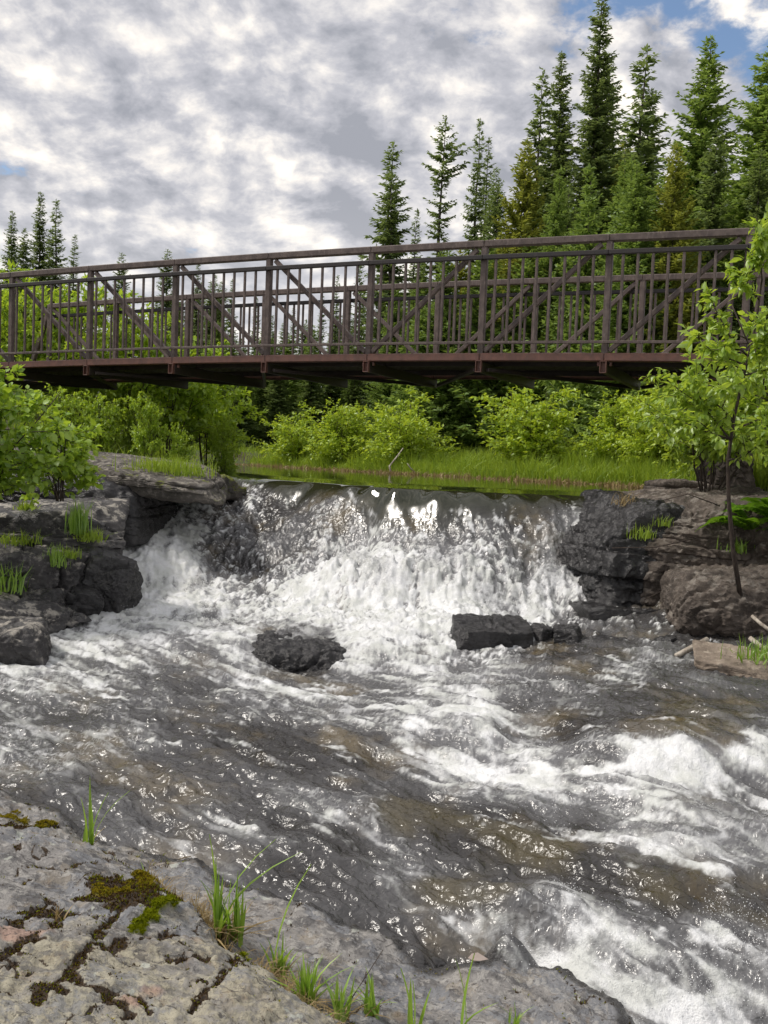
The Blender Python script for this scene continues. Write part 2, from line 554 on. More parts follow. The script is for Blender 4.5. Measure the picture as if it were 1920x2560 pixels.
def ground_z(X, Y):
    X, Y = np.atleast_1d(np.asarray(X, float)), np.atleast_1d(np.asarray(Y, float))
    P = np.stack([X, Y], 1)
    d = seg_dist(P, WPOLY, True)
    d = np.where(inside(P, WPOLY), -d, d)
    bank = np.interp(Y, [0, 4, 6, 8, 9.5, 11, 12.5, 16, 40], [-1.2, -1.2, -1.15, -0.95, -0.55, 0.0, 0.22, 0.2, 0.25])
    water = np.interp(Y, [0, 3.5, 6, 8.5, 9.5, 11.5, 12.5], [-2.3, -1.8, -1.5, -1.25, -1.0, -0.2, 0.0])
    nr = (Y < 16) & (Y > 2.5) & (np.abs(X) < 7)
    if nr.any():
        water[nr] = np.where(Y[nr] > 12.8, water[nr], np.minimum(np.minimum(wat(P[nr]), 0), water[nr] + 0.1))
    rise = 1.15 * ss(np.abs(X), 3.5, 9.0) * ss(Y, 5, 9) * (1 - ss(Y, 20, 30))
    rise = rise + 0.02 * np.maximum(Y - 26, 0) + 0.05 * np.maximum(Y - 45, 0) + 2.5 * ss(d, 6, 60) * (X > 0)
    z = np.where(d < 0, water - 0.22 - np.minimum(-d * 0.9, 0.75), water - 0.30 + 0.30 * ss(d, 0.3, 1.2) + (bank - water) * ss(d, 1.1, 2.8) + rise * ss(d, 0.6, 3.5))
    n = fbm(np.stack([X * 0.6, Y * 0.6, X * 0], 1), 4)
    return z + n * 0.14 * ss(d, 0, 1.5)


def nonuni(lo, hi, mid, fine, n):
    """n samples dense around mid"""
    a = np.sinh(np.linspace(np.arcsinh((lo - mid) / fine), np.arcsinh((hi - mid) / fine), n)) * fine + mid
    return a


gx = nonuni(-160, 160, 0, 4, 180)
gy = np.concatenate([np.linspace(-8, 4, 10)[:-1], np.linspace(4, 34, 150), np.geomspace(34.5, 260, 40)])
GX, GY = np.meshgrid(gx, gy)
GZ = ground_z(GX.ravel(), GY.ravel())
nx, ny = len(gx), len(gy)
ii = (np.arange(ny - 1)[:, None] * nx + np.arange(nx - 1)[None]).ravel()
QF = np.stack([ii, ii + 1, ii + nx + 1, ii + nx], 1)
mg, t = newmat('forest floor')
p = t.n('ShaderNodeNewGeometry').outputs['Position']
na = t.noise(p, 1.3, 6, 0.6)
nb = t.noise(p, 14, 5, 0.65)
col = t.mix(t.sstep(na, 0.35, 0.65), (0.050, 0.036, 0.022), (0.055, 0.085, 0.018))
col = t.mix(t.math('MULTIPLY', t.sstep(nb, 0.5, 0.75), 0.7), col, (0.13, 0.10, 0.06))
bmp = t.n('ShaderNodeBump', {'Height': nb, 'Strength': 0.8, 'Distance': 0.05}).outputs[0]
out(t, t.n('ShaderNodeBsdfPrincipled', {'Base Color': col, 'Roughness': 0.95, 'Normal': bmp}).outputs[0])
obj('ground', mesh('ground', np.stack([GX.ravel(), GY.ravel(), GZ], 1), QF, mg, True), kind='structure',
    label='forest floor and banks either side of the stream')

# --------------------------------------------------------------- the water
uu = np.concatenate([np.linspace(-1.1, -0.45, 40)[:-1], np.linspace(-0.45, 0.45, 690), np.linspace(0.45, 1.1, 40)[1:]])
dd = np.concatenate([1 / np.linspace(1 / 2.9, 1 / 9.0, 415), np.linspace(9.0, 13.2, 215)[1:], np.linspace(13.2, 17, 30)[1:],
                     np.geomspace(17, 70, 34)[1:]])
U, D = np.meshgrid(uu, dd)
WX, WY = (U * D).ravel(), D.ravel()
WP = np.stack([WX, WY], 1)


def lip_side(P):
    """signed distance downstream of the lip"""
    ext = np.concatenate([[lip_w[0] + (lip_w[0] - lip_w[1]) * 6], lip_w, [lip_w[-1] + (lip_w[-1] - lip_w[-2]) * 8]])
    ly = np.interp(P[:, 0], ext[:, 0], ext[:, 1])
    return (ly - P[:, 1]) * 0.92


ls = lip_side(WP)
base = np.zeros(len(WP))
act = ls > -0.35
base[act] = wat(WP[act])
wlip = ss(ls, -0.4, 0.45)
base = np.minimum(base, 0.0) * wlip - 0.03 * ss(ls, -1.1, 0.15)
pix = to_px(np.stack([WX, WY, base], 1))
FO = np.array([(x_, y_, f_ * (0.72 if y_ > 2300 else 0.85 if (y_ < 1395 and x_ > 520) else 1.0)) for x_, y_, f_ in [(700, 1212, .15), (960, 1232, .08), (1200, 1245, .08), (1350, 1248, .25), (1500, 1260, .45), (480, 1240, .8), (600, 1250, .62),
               (750, 1255, .42), (900, 1268, .4), (1100, 1285, .5), (1250, 1295, .6), (1400, 1290, .65), (350, 1300, .85), (450, 1290, .85), (520, 1320, .7), (470, 1340, .8),
               (600, 1320, .20), (720, 1330, .20), (900, 1340, .45), (1050, 1350, .55), (1200, 1360, .6), (1300, 1380, .6), (330, 1380, .85),
               (420, 1380, .8), (560, 1390, .22), (690, 1400, .18), (790, 1410, .5), (900, 1400, 1.1), (1000, 1400, 1.0), (1150, 1420, .72),
               (1280, 1440, .68), (350, 1450, .92), (500, 1450, .85), (640, 1460, .5), (790, 1450, .9), (900, 1450, .85), (1050, 1460, .85),
               (1200, 1480, .8), (1320, 1500, .7), (350, 1520, .85), (550, 1520, .8), (750, 1520, .95), (950, 1520, 1), (1150, 1520, .95),
               (1300, 1540, .9), (250, 1560, .7), (400, 1580, .66), (550, 1580, .68), (750, 1590, .3), (900, 1580, .8), (1050, 1580, .85),
               (1450, 1590, .3), (100, 1630, .6), (300, 1640, .6), (500, 1640, .58), (600, 1680, .6), (750, 1650, .15), (900, 1660, .7),
               (1050, 1660, .7), (1200, 1680, .5), (1400, 1660, .3), (1600, 1650, .5), (1550, 1610, .12), (1700, 1640, .2), (100, 1720, .5),
               (300, 1720, .5), (500, 1720, .45), (700, 1720, .5), (900, 1720, .5), (1100, 1720, .5), (1300, 1740, .35), (1500, 1720, .28),
               (1700, 1720, .08), (1850, 1760, .08), (100, 1800, .4), (300, 1800, .3), (500, 1790, .25), (750, 1800, .35), (950, 1790, .45),
               (1100, 1800, .65), (1200, 1780, .8), (1300, 1800, .6), (1450, 1800, .2), (1600, 1800, .08), (1800, 1830, .06), (100, 1900, .25),
               (300, 1900, .2), (500, 1880, .12), (700, 1880, .18), (900, 1860, .35), (1050, 1880, .6), (1200, 1880, .75), (1350, 1870, .7),
               (1480, 1900, .35), (1530, 1840, .3), (1600, 1905, .7), (1750, 1895, .85), (1900, 1895, .8), (200, 1980, .12), (450, 1980, .1),
               (650, 1960, .1), (850, 1960, .2), (1000, 1940, .3), (1150, 1950, .75), (1300, 1960, .75), (1500, 1960, .62), (1650, 1960, .6),
               (1850, 1960, .55), (400, 2080, .15), (650, 2060, .25), (800, 2060, .33), (950, 2030, .2), (1100, 2010, .2), (1250, 2020, .35),
               (1400, 2030, .62), (1550, 2050, .65), (1700, 2060, .55), (1900, 2080, .5), (600, 2160, .1), (800, 2160, .15), (950, 2120, .3),
               (1100, 2110, .2), (1300, 2090, .12), (1450, 2085, .35), (1600, 2120, .55), (1800, 2150, .55), (950, 2220, .15), (1100, 2200, .12),
               (1300, 2170, .03), (1500, 2195, .06), (1700, 2210, .1), (1900, 2240, .15), (1000, 2300, .15), (1200, 2270, .2), (1350, 2270, .4),
               (1450, 2280, .6), (1600, 2270, .45), (1800, 2280, .6), (1200, 2350, .35), (1300, 2330, .7), (1400, 2350, .85), (1550, 2350, .8),
               (1700, 2350, .75), (1900, 2350, .75), (1500, 2430, .8), (1650, 2440, .7), (1800, 2420, .85), (1600, 2520, .9), (1800, 2530, 1),
               (1920, 2480, .9), (50, 2000, .05), (300, 2100, .05)]], float)
num = np.zeros(len(WP))
den = np.full(len(WP), 1e-9)
for x, y, f in FO:
    k = np.exp(-(((pix[:, 0] - x) / 62) ** 2 + ((pix[:, 1] - y) / 42) ** 2))
    num += k * f
    den += k
foam = num / den
foam = np.where(den < 1e-6, 0.25, foam) * ss(ls, -0.05, 0.25)
# turbulence follows foam, slope and the current
fall = ss(ls, 0.15, 0.6) * (1 - ss(ls, 2.3, 3.2))
low = ss(-base, 1.75, 1.95)
edp = seg_dist(WP, np.array([at_z(*q)[:2] for q in EDGE_PX]))
edi = inside(WP, np.concatenate([[at_z(*q)[:2] for q in EDGE_PX], [[1.2, -3], [-9, -3], [-9, 5.8]]]))
turb = (0.16 + 0.75 * foam + 0.5 * fall * ss(ls, 0.3, 0.9)) * ss(ls, 0.0, 0.45)
near = ss(WY, 9.2, 7.6)                       # the current swings to the right below the pool


def flow_coords(ang, stretch, freq):
    c, s = math.cos(ang), math.sin(ang)
    a, b = WX * c + WY * s, -WX * s + WY * c
    return np.stack([a * freq / stretch, b * freq, base * freq / stretch], 1)


FA, FB = math.radians(-80), math.radians(-34)


live = WY < 17


def fl(freq, stretch, octv, off=0.0, ridged=False):
    R_ = np.zeros(len(WX))
    for ang, sel, wt in ((FA, (near < 1) & live, 1 - near), (FB, near > 0, near)):
        R_[sel] += wt[sel] * fbm(flow_coords(ang, stretch, freq)[sel] + off, octv, ridged=ridged)
    return R_


big = fl(1.6, 1.6, 2)
mid = fl(5.0, 2.2, 3, 5.1)
rid = fl(7.0, 2.6, 3, 9.7, True)
fine = fl(19, 2.4, 2, 2.2)
spk = fbm(np.stack([WX * 60, WY * 60, base * 60], 1), 2)
mov = ss(ls, 0.1, 0.55)
calm = 1 - 0.6 * ss(foam, 0.7, 1.0)
disp = (0.060 * big + 0.045 * mid + (0.032 * (rid - 0.3) + 0.012 * fine) * calm) * turb + 0.006 * spk * turb * calm
disp += (0.038 * mid + 0.021 * fine + 0.030 * (rid - 0.3)) * mov * (1 - 0.8 * foam)
disp += 0.012 * np.sin((WX * 0.55 + WY * 0.83) * 9 + 4 * big) * near * (1 - foam)
bubble = fbm(np.stack([WX * 10, WY * 10, base * 10], 1), 3)
disp += 0.06 * np.abs(bubble) * ss(foam, 0.55, 0.95) * ss(ls, 0.5, 1.2)
disp *= np.where(edi, 0.3, 0.3 + 0.7 * ss(edp, 0.0, 0.25))
Wz = base + disp - 0.035 * np.exp(-(edp / 0.12) ** 2) - np.where(edi, np.minimum(edp * 1.2, 0.5), 0)
Wz += 0.010 * fbm(np.stack([WX * 1.4, WY * 0.8, WX * 0], 1), 2) * ss(ls, -0.4, 0.3)
Wz += (0.17 * np.exp(-((pix[:, 0] - 930) / 140) ** 2 - ((pix[:, 1] - 1445) / 46) ** 2) + 0.09 * np.exp(-((pix[:, 0] - 1150) / 110) ** 2 - ((pix[:, 1] - 1450) / 40) ** 2) + 0.10 * np.exp(-((pix[:, 0] - 400) / 80) ** 2 - ((pix[:, 1] - 1400) / 50) ** 2)) * (1 + 0.8 * bubble)
iso1 = fbm(np.stack([WX * 9, WY * 9, base * 9], 1) + 7, 3)
iso2 = fbm(np.stack([WX * 24, WY * 24, base * 20], 1) + 11, 3)
Wz += fall * ss(ls, 0.35, 0.8) * (0.035 * iso1 + 0.016 * iso2)
# foam: soft streaks drawn out along the current, threads and a little grain
st1 = fl(5.5, 4.5, 4, 31.0)
st2 = fl(15.0, 4.5, 3, 41.0)
web = fl(4.5, 2.0, 3, 51.0, True)
grain = fbm(np.stack([WX * 30, WY * 30, base * 30], 1), 3) + 0.8 * fall * fbm(np.stack([WX * 22, WY * 22, base * 16], 1), 3)
st1 = st1 * (1 - 0.65 * fall)
st2 = st2 * (1 - 0.5 * fall)
pat = fall * (0.75 * iso1 + 0.85 * iso2) + 0.75 * st1 + 0.55 * st2 + 0.30 * web + 0.28 * grain + 0.30 * bubble + 4.5 * np.clip(disp, -0.05, 0.05)
thr = np.interp(foam, [0, 0.06, 0.2, 0.4, 0.6, 0.8, 1.0], [0.95, 0.72, 0.52, 0.34, 0.14, -0.16, -0.60])
fm = ss(pat, thr - 0.30, thr + 0.48)
upper = fall * (1 - ss(ls, 1.0, 1.7))
fm = fm * (1 - 0.40 * upper * ss(pn(np.stack([WX * 1.3, WY * 1.3, WX * 0], 1)), -0.5, 0.3))
tea = ss(np.exp(-(np.abs(pix[:, 1] - (2020 + 0.26 * (pix[:, 0] - 960))) / 75) ** 2) * ss(pix[:, 0], 800, 1050) + 0.8 * np.exp(-((pix[:, 0] - 1720) / 220) ** 2 - ((pix[:, 1] - 1790) / 60) ** 2) + 0.9 * np.exp(-((pix[:, 0] - 1150) / 160) ** 2 - ((pix[:, 1] - 2230) / 55) ** 2) + 0.3 * big, 0.35, 0.8)
fil1 = 1 - np.abs(fl(4.0, 3.2, 2, 61.0)) * 2.2
fil2 = 1 - np.abs(fl(10.0, 3.0, 2, 71.0)) * 2.2
film = np.maximum(ss(fil1 + 0.10 * grain, 0.74, 1.0), 0.8 * ss(fil2 + 0.12 * grain, 0.76, 1.0))
fil3 = 1 - np.abs(fl(21.0, 3.6, 2, 81.0)) * 2.2
fil4 = 1 - np.abs(fl(34.0, 3.2, 2, 91.0)) * 2.2
film = np.maximum(film, np.maximum(0.85 * ss(fil3 + 0.10 * grain, 0.76, 1.0), 0.8 * ss(fil4, 0.78, 1.0)) * ss(big + 0.8 * mid, -0.35, 0.3))
film *= mov * (0.25 + 0.75 * ss(foam + 0.6 * big + 0.35 * mid, 0.0, 0.5))
fm = np.maximum(fm, 0.62 * film * (1 - 0.6 * fall) * (1 - 0.5 * tea))
mistf = ss(foam, 0.25, 0.9)
nxw, nyw = len(uu), len(dd)
ii = (np.arange(nyw - 1)[:, None] * nxw + np.arange(nxw - 1)[None]).ravel()
QW = np.stack([ii, ii + 1, ii + nxw + 1, ii + nxw], 1)
mwt, t = newmat('stream water')
p = t.n('ShaderNodeNewGeometry').outputs['Position']
af, at_, ad = t.attr('foam'), t.attr('turb'), t.attr('aer_sheen')
pond = t.attr('pond')
n1 = t.noise(p, 1.4, 4, 0.6)
n2 = t.noise(p, 48, 4, 0.65)
n3 = t.noise(p, 130, 3, 0.6)
bed = t.mix(t.sstep(n1, 0.50, 0.70), (0.026, 0.023, 0.021), (0.095, 0.068, 0.025))
bed = t.mix(t.math('MULTIPLY', t.sstep(t.noise(p, 7, 4, 0.6), 0.5, 0.7), 0.6), bed, (0.014, 0.013, 0.012))
bed = t.mix(t.math('MULTIPLY', t.math('MULTIPLY', t.attr('tea'), 0.75), t.sstep(t.noise(p, 3.5, 3, 0.5), 0.35, 0.65)), bed, (0.080, 0.064, 0.028))
bed = t.mix(t.math('MULTIPLY', ad, 0.8), bed, (0.255, 0.257, 0.268))       # air bubbles, plus the grey of reflected sky put into the body colour
bed = t.mix(pond, bed, (0.022, 0.024, 0.010))
fbreak = t.math('ADD', af, t.math('MULTIPLY', t.math('SUBTRACT', n2, 0.5), t.math('MULTIPLY', 0.8, t.math('MULTIPLY', at_, 1.0, clamp=True))))
fmask = t.math('MULTIPLY', t.sstep(fbreak, 0.15, 1.05), 0.97)
hgt = t.math('ADD', t.math('MULTIPLY', t.noise(p, 19, 2, 0.5, 0.8), 0.8), t.math('MULTIPLY', n2, 0.12))
bw = t.n('ShaderNodeBump', {'Height': hgt, 'Strength': t.math('ADD', 0.02, t.math('MULTIPLY', t.math('SUBTRACT', 1.0, pond), 0.5)),
                            'Distance': t.math('MULTIPLY', t.math('SUBTRACT', 1.0, pond), 0.05)}).outputs[0]
pr = t.n('ShaderNodeTexNoise', {'Vector': t.vmath('MULTIPLY', p, (1.0, 0.35, 1.0)), 'Scale': 5.0, 'Detail': 2.0})
bp = t.n('ShaderNodeBump', {'Height': pr.outputs[0], 'Strength': 0.06, 'Distance': 0.02, 'Normal': bw}).outputs[0]
wshader = t.n('ShaderNodeBsdfPrincipled', {'Base Color': bed, 'Roughness': t.math('SUBTRACT', 0.21, t.math('MULTIPLY', t.sstep(pond, 0.85, 1.0), 0.16)), 'IOR': 1.6, 'Specular IOR Level': 0.5, 'Normal': bp}).outputs[0]
bf = t.n('ShaderNodeBump', {'Height': t.math('ADD', n2, t.math('MULTIPLY', n3, 0.6)), 'Strength': 0.45, 'Distance': 0.03}).outputs[0]
fcol = t.mix(t.sstep(t.noise(p, 5, 4, 0.6), 0.38, 0.62), (0.61, 0.625, 0.60), (0.81, 0.82, 0.83))
fsh = t.n('ShaderNodeBsdfPrincipled', {'Base Color': fcol, 'Roughness': 0.5, 'Normal': bf, 'Subsurface Weight': 0.0}).outputs[0]
out(t, t.n('ShaderNodeMixShader', {0: fmask, 1: wshader, 2: fsh}).outputs[0])
aer_sheen = np.clip(0.22 + 0.75 * mistf + 0.45 * big + 0.25 * mid, 0, 1) * mov
obj('stream_water', mesh('stream_water', np.stack([WX, WY, Wz], 1), QW, mwt, True,
                         {'foam': fm, 'turb': turb, 'aer_sheen': aer_sheen * (1 - 0.75 * tea), 'tea': tea, 'pond': 1 - ss(ls, 0.1, 0.5)}), kind='structure',
    label='white water tumbling over the ledge and racing down the rapids')


def water_z(x, y):
    k = np.argmin((WX - x) ** 2 + (WY - y) ** 2)
    return Wz[k]


# spray: droplets thrown up by the falls (uncountable)
def ico(sub):
    bm = bmesh.new()
    bmesh.ops.create_icosphere(bm, subdivisions=sub, radius=1.0)
    V = np.array([v.co[:] for v in bm.verts])
    Fc = np.array([[v.index for v in f.verts] for f in bm.faces])
    bm.free()
    return V, Fc


def spray(name, label, boxes, n, hmax, seed, rmin=0.0022, rmax=0.0075):
    r = np.random.default_rng(seed)
    cand = np.zeros(len(WP), bool)
    for x0, y0, x1, y1 in boxes:
        cand |= (pix[:, 0] > x0) & (pix[:, 0] < x1) & (pix[:, 1] > y0) & (pix[:, 1] < y1)
    idx = np.nonzero(cand & (foam > 0.35))[0]
    wts = foam[idx] * (0.3 + ss(pn(np.stack([WX[idx] * 3, WY[idx] * 3, base[idx] * 3], 1)), -0.1, 0.4))
    k = r.choice(idx, n, p=wts / wts.sum())
    C = np.stack([WX[k], WY[k], Wz[k]], 1) + r.normal(size=(n, 3)) * 0.012
    C[:, 2] += np.abs(r.exponential(hmax, n))
    Vi = np.array([[1, 0, 0], [-1, 0, 0], [0, 1, 0], [0, -1, 0], [0, 0, 1], [0, 0, -1]], float)
    Fi = np.array([[0, 2, 4], [2, 1, 4], [1, 3, 4], [3, 0, 4], [2, 0, 5], [1, 2, 5], [3, 1, 5], [0, 3, 5]])
    R = np.exp(r.uniform(np.log(rmin), np.log(rmax), n)) * (C[:, 1] / 8.0) ** 0.5
    S = R[:, None] * np.exp(r.normal(size=(n, 3)) * 0.35)
    V = (Vi[None] * S[:, None] + C[:, None]).reshape(-1, 3)
    Fa = (Fi[None] + (np.arange(n) * len(Vi))[:, None, None]).reshape(-1, 3)
    obj(name, mesh(name, V, Fa, M['drop'], True), kind='stuff', label=label)


m, t = newmat('water drops')
g = t.n('ShaderNodeBsdfPrincipled', {'Base Color': (0.82, 0.83, 0.84, 1), 'Roughness': 0.12, 'IOR': 1.33}).outputs[0]
out(t, g)
M['drop'] = m
spray('falls_spray', 'white droplets flying up from the foot of the falls', [(300, 1260, 1420, 1560)], 3500, 0.02, 1, 0.0016, 0.005)
spray('rapids_spray', 'droplets splashing from the lower chute in the corner', [(1250, 2230, 1950, 2560)], 3000, 0.025, 2, 0.0012, 0.004)
spray('midstream_spray', 'droplets over the foaming middle rapids', [(950, 1700, 1920, 2150), (500, 1540, 1300, 1680)], 1500, 0.012, 3, 0.0014, 0.004)

# --------------------------------------------------------------- rocks
ICO5, ICO6, ICO7 = ico(5), ico(6), ico(7)


def rock_mesh(name, size, seed, mat, npl=12, rough=0.05, strata=0.0, hi=False, planes=None, k=14, lay=0.09, freq=2.2):
    r = np.random.default_rng(seed)
    dirs, Fc = (ICO7 if max(size) * min(size) > 0.38 or seed == 11 else ICO6) if hi else (ICO5 if max(size) < 0.21 else ICO6)
    N = [np.array(v, float) + r.normal(size=3) * 0.10 for v in ((1, 0, 0), (-1, 0, 0), (0, 1, 0), (0, -1, 0), (0, 0, 1), (0, 0, -1))]
    Dn = list(r.uniform(0.85, 1.0, 6))
    for _ in range(npl):
        v = r.normal(size=3)
        N.append(v)
        Dn.append(r.uniform(0.98, 1.28))
    for v, d in (planes or []):
        N.append(np.array(v, float))
        Dn.append(d)
    acc = np.zeros(len(dirs))
    for v, d in zip(N, Dn):
        v = v / np.linalg.norm(v)
        acc += (np.maximum(dirs @ v, 0) / d) ** k
    P = dirs * (acc ** (-1.0 / k))[:, None] * np.array(size)
    off = r.uniform(-50, 50, 3)
    nrm = dirs / np.array(size)
    nrm /= np.linalg.norm(nrm, axis=1)[:, None]
    s = min(size)
    h = (0.75 if hi else 1.0) * rough * (1.2 * fbm(P * freq + off, 3) + 0.8 * fbm(P * freq * 3.3 + off, 3, ridged=True) + 0.35 * fbm(P * freq * 12 + off, 3))
    # fracture steps
    c = fbm(P * freq * 0.9 + off + 9, 2)
    if hi:
        rough = rough * 0.5
    h += rough * 1.3 * (np.floor(c * 7) / 7 - c)
    cv = fbm(P * freq * 2.3 + off + 19, 2)
    h += rough * 0.8 * (np.floor(cv * 5) / 5 - cv)
    h -= rough * 0.9 * np.exp(-(fbm(P * freq * 0.8 + off + 31, 2) / 0.035) ** 2)
    if strata:
        zl = P[:, 2] + 0.04 * fbm(P * 1.2 + off, 2) + 0.05 * P[:, 0]
        q = zl / lay
        a, b = np.sin(np.floor(q) * 12.9898 + seed) * 43758.5453, (np.floor(q) + 1) * 12.9898 + seed
        la = a - np.floor(a)
        lb = np.sin(b) * 43758.5453
        lb = lb - np.floor(lb)
        f = ss(q - np.floor(q), 0.75, 1.0)
        side = 1 - np.abs(nrm[:, 2])
        h += strata * (la * (1 - f) + lb * f - 0.5) * ss(side, 0.1, 0.6) - strata * 0.5 * np.exp(-((q - np.floor(q) - 0.88) / 0.07) ** 2) * side
    P = P + nrm * h[:, None]
    return mesh(name, P, Fc, mat, False)


def rock(name, px, dist, size, seed, mat, label, rotz=0.0, tilt=(0, 0), dz=0.0, cat='rock', group=None, smooth=True, **kw):
    c = at_d(px[0], px[1], dist)
    me = rock_mesh(name, size, seed, M[mat], **kw)
    if smooth:
        me.polygons.foreach_set('use_smooth', np.ones(len(me.polygons), bool))
        try:
            me.set_sharp_from_angle(angle=math.radians(38))
        except Exception:
            pass
    return obj(name, me, loc=c + np.array([0, 0, dz]), rot=(tilt[0], tilt[1], rotz), label=label, cat=cat, group=group)


# left bank
rock('rock_ledge', (215, 1172), 11.9, (1.70, 1.1, 0.17), 11, 'rock_ledge', 'long flat-topped grey ledge jutting out under the left shrubs', rotz=-0.10,
     tilt=(0.04, 0.055), strata=0.10, hi=True, rough=0.05, lay=0.11)
rock('shaded_rock', (235, 1258), 11.3, (0.92, 0.9, 0.40), 12, 'rock_wet', 'dark wet rock face below the long flat ledge', rotz=-0.2,
     tilt=(0.0, 0.05), strata=0.08, hi=True, rough=0.06)
rock('rock_ledge_tip', (455, 1208), 12.5, (0.68, 0.7, 0.15), 13, 'rock_mossy', 'mossy low tip of the left ledge at the brink of the falls', rotz=-0.25,
     tilt=(0, 0.10), rough=0.05, strata=0.05)
rock('outcrop_block', (95, 1345), 9.9, (0.80, 0.7, 0.36), 21, 'rock_dark', 'flat-topped pale block at the left edge above the dark blocks', rotz=0.2,
     strata=0.08, rough=0.045, hi=True, npl=9, k=22)
rock('outcrop_block', (262, 1455), 9.35, (0.26, 0.36, 0.33), 22, 'rock_wet', 'sheer black block standing against the foam on the left', rotz=0.3,
     tilt=(0.05, 0.08), rough=0.035, npl=10, k=26)
rock('outcrop_block', (160, 1450), 9.2, (0.27, 0.3, 0.28), 23, 'rock_dark', 'square dark block between the black block and the left edge', rotz=-0.15,
     rough=0.03, npl=8, k=26)
rock('outcrop_block', (40, 1440), 9.0, (0.34, 0.35, 0.26), 24, 'rock_dark', 'broken dark block with grass at its foot on the left edge', rotz=0.5,
     rough=0.04, npl=10, k=22)
rock('outcrop_block', (215, 1350), 9.9, (0.25, 0.35, 0.24), 25, 'rock_wet', 'leaning dark block under the tall grass tuft', rotz=0.6,
     tilt=(0.1, 0.35), rough=0.035, npl=10, k=24)
rock('flat_slab', (50, 1535), 8.35, (0.42, 0.32, 0.10), 26, 'rock_dark', 'upper of two flat slabs at the left water edge', rotz=-0.2, tilt=(0.02, 0.12),
     rough=0.03, npl=8, k=20)
rock('flat_slab', (10, 1600), 7.55, (0.34, 0.30, 0.15), 27, 'rock_dark', 'lower broad grey slab nearest the rapids on the left', rotz=0.15,
     tilt=(0.10, 0.05), rough=0.03, npl=8, k=20)
for i_, (px_, d_, sz_, rz_, mt_, lab_) in enumerate([
        ((70, 1395), 9.25, (0.16, 0.18, 0.13), 0.7, 'rock_dark', 'small tilted block under the low yellow-green grass'),
        ((128, 1392), 9.3, (0.15, 0.2, 0.12), -0.4, 'rock_dark', 'wedge-shaped grey block in the middle of the left outcrop'),
        ((205, 1412), 9.3, (0.17, 0.16, 0.14), 0.9, 'rock_wet', 'cracked black block behind the square dark one'),
        ((300, 1478), 9.15, (0.14, 0.2, 0.24), -0.5, 'rock_wet', 'narrow black block wetted by the foam'),
        ((215, 1500), 8.95, (0.16, 0.2, 0.12), 0.3, 'rock_wet', 'low wet block at the foot of the left outcrop'),
        ((120, 1505), 8.8, (0.2, 0.2, 0.11), -0.2, 'rock_dark', 'dark block resting on the upper flat slab'),
        ((15, 1385), 9.2, (0.2, 0.2, 0.14), 0.2, 'rock_dark', 'rough block cut by the left edge under the leafy bush'),
        ((262, 1385), 9.7, (0.12, 0.2, 0.12), 0.5, 'rock_wet', 'small black block right of the tall grass tuft')]):
    rock('outcrop_block', px_, d_, sz_, 60 + i_, mt_, lab_, rotz=rz_, tilt=(0.12 * math.sin(i_ * 2.1), 0.15 * math.cos(i_ * 1.7)), rough=0.03, npl=7, k=26)
# midstream
rock('midstream_rock', (755, 1632), 8.15, (0.50, 0.42, 0.15), 31, 'rock_wet', 'rounded black rock with foam pouring round it in midstream', rotz=0.1,
     tilt=(0.1, 0.06), dz=-0.045, rough=0.045, npl=14, k=10)
rock('midstream_rock', (1228, 1592), 8.35, (0.35, 0.30, 0.17), 36, 'rock_wet', 'square-cut black block in midstream below the falls', rotz=0.12,
     tilt=(0.03, 0.04), dz=-0.03, rough=0.03, npl=1, k=40)
rock('midstream_rock', (1350, 1588), 8.4, (0.10, 0.14, 0.09), 33, 'rock_wet', 'low dark rock wedged between the two black blocks', rotz=0.5, rough=0.03)
rock('midstream_rock', (1418, 1592), 8.3, (0.115, 0.12, 0.085), 34, 'rock_wet', 'small black twin-headed block beside the square block', rotz=-0.2,
     rough=0.03, k=26, npl=7)
# right bank
rock('cliff_rock', (1610, 1425), 10.1, (0.98, 0.95, 0.76), 41, 'rock_wet', 'tall black dripping rock face beside the falls', rotz=0.20, strata=0.09,
     hi=True, rough=0.07, k=34, lay=0.24, npl=4, planes=[((-0.80, 0, 0.60), 0.88)])
rock('cliff_foot_rock', (1590, 1552), 9.4, (0.62, 0.5, 0.17), 51, 'rock_wet', 'low black wet step at the foot of the tall rock face', rotz=0.12, strata=0.05,
     rough=0.05, k=20, npl=6, lay=0.1, hi=True)
rock('cliff_rock', (1700, 1290), 10.6, (0.72, 0.8, 0.27), 42, 'rock_brown', 'dark stepped rock shelf at the right end of the brink', rotz=0.15,
     tilt=(0, -0.1), strata=0.08, hi=True, rough=0.06, lay=0.12, npl=5, k=26)
rock('cliff_rock', (1745, 1375), 9.75, (0.72, 0.7, 0.58), 43, 'rock_brown', 'grey-brown rock shoulder behind the thin sapling', rotz=-0.2, hi=True,
     strata=0.05, rough=0.06)
rock('bank_boulder', (1860, 1525), 8.85, (0.85, 0.70, 0.45), 44, 'rock_brown', 'big brown rounded boulder at the right water edge', rotz=0.1, tilt=(0, -0.06), hi=True,
     rough=0.06, k=9, npl=14)
rock('bank_boulder', (1935, 1370), 9.3, (0.5, 0.6, 0.45), 45, 'rock_brown', 'dark boulder under the ferns at the right edge', rotz=0.4, rough=0.06)
rock('bank_slab', (1850, 1690), 7.3, (0.36, 0.24, 0.10), 46, 'rock_pale', 'pale tan cracked slab lying in the water at the right edge', rotz=-0.45, tilt=(0.12, 0.10), dz=0.05,
     strata=0.035, rough=0.025, lay=0.05, k=18, npl=8)
rock('bank_stone', (1525, 1612), 8.3, (0.17, 0.18, 0.05), 47, 'rock_wet', 'low brown stone awash at the foot of the black cliff', rough=0.03)
rock('bank_stone', (1665, 1620), 8.15, (0.09, 0.12, 0.10), 48, 'rock_wet', 'small dark pointed stone in front of the big boulder', rough=0.03)
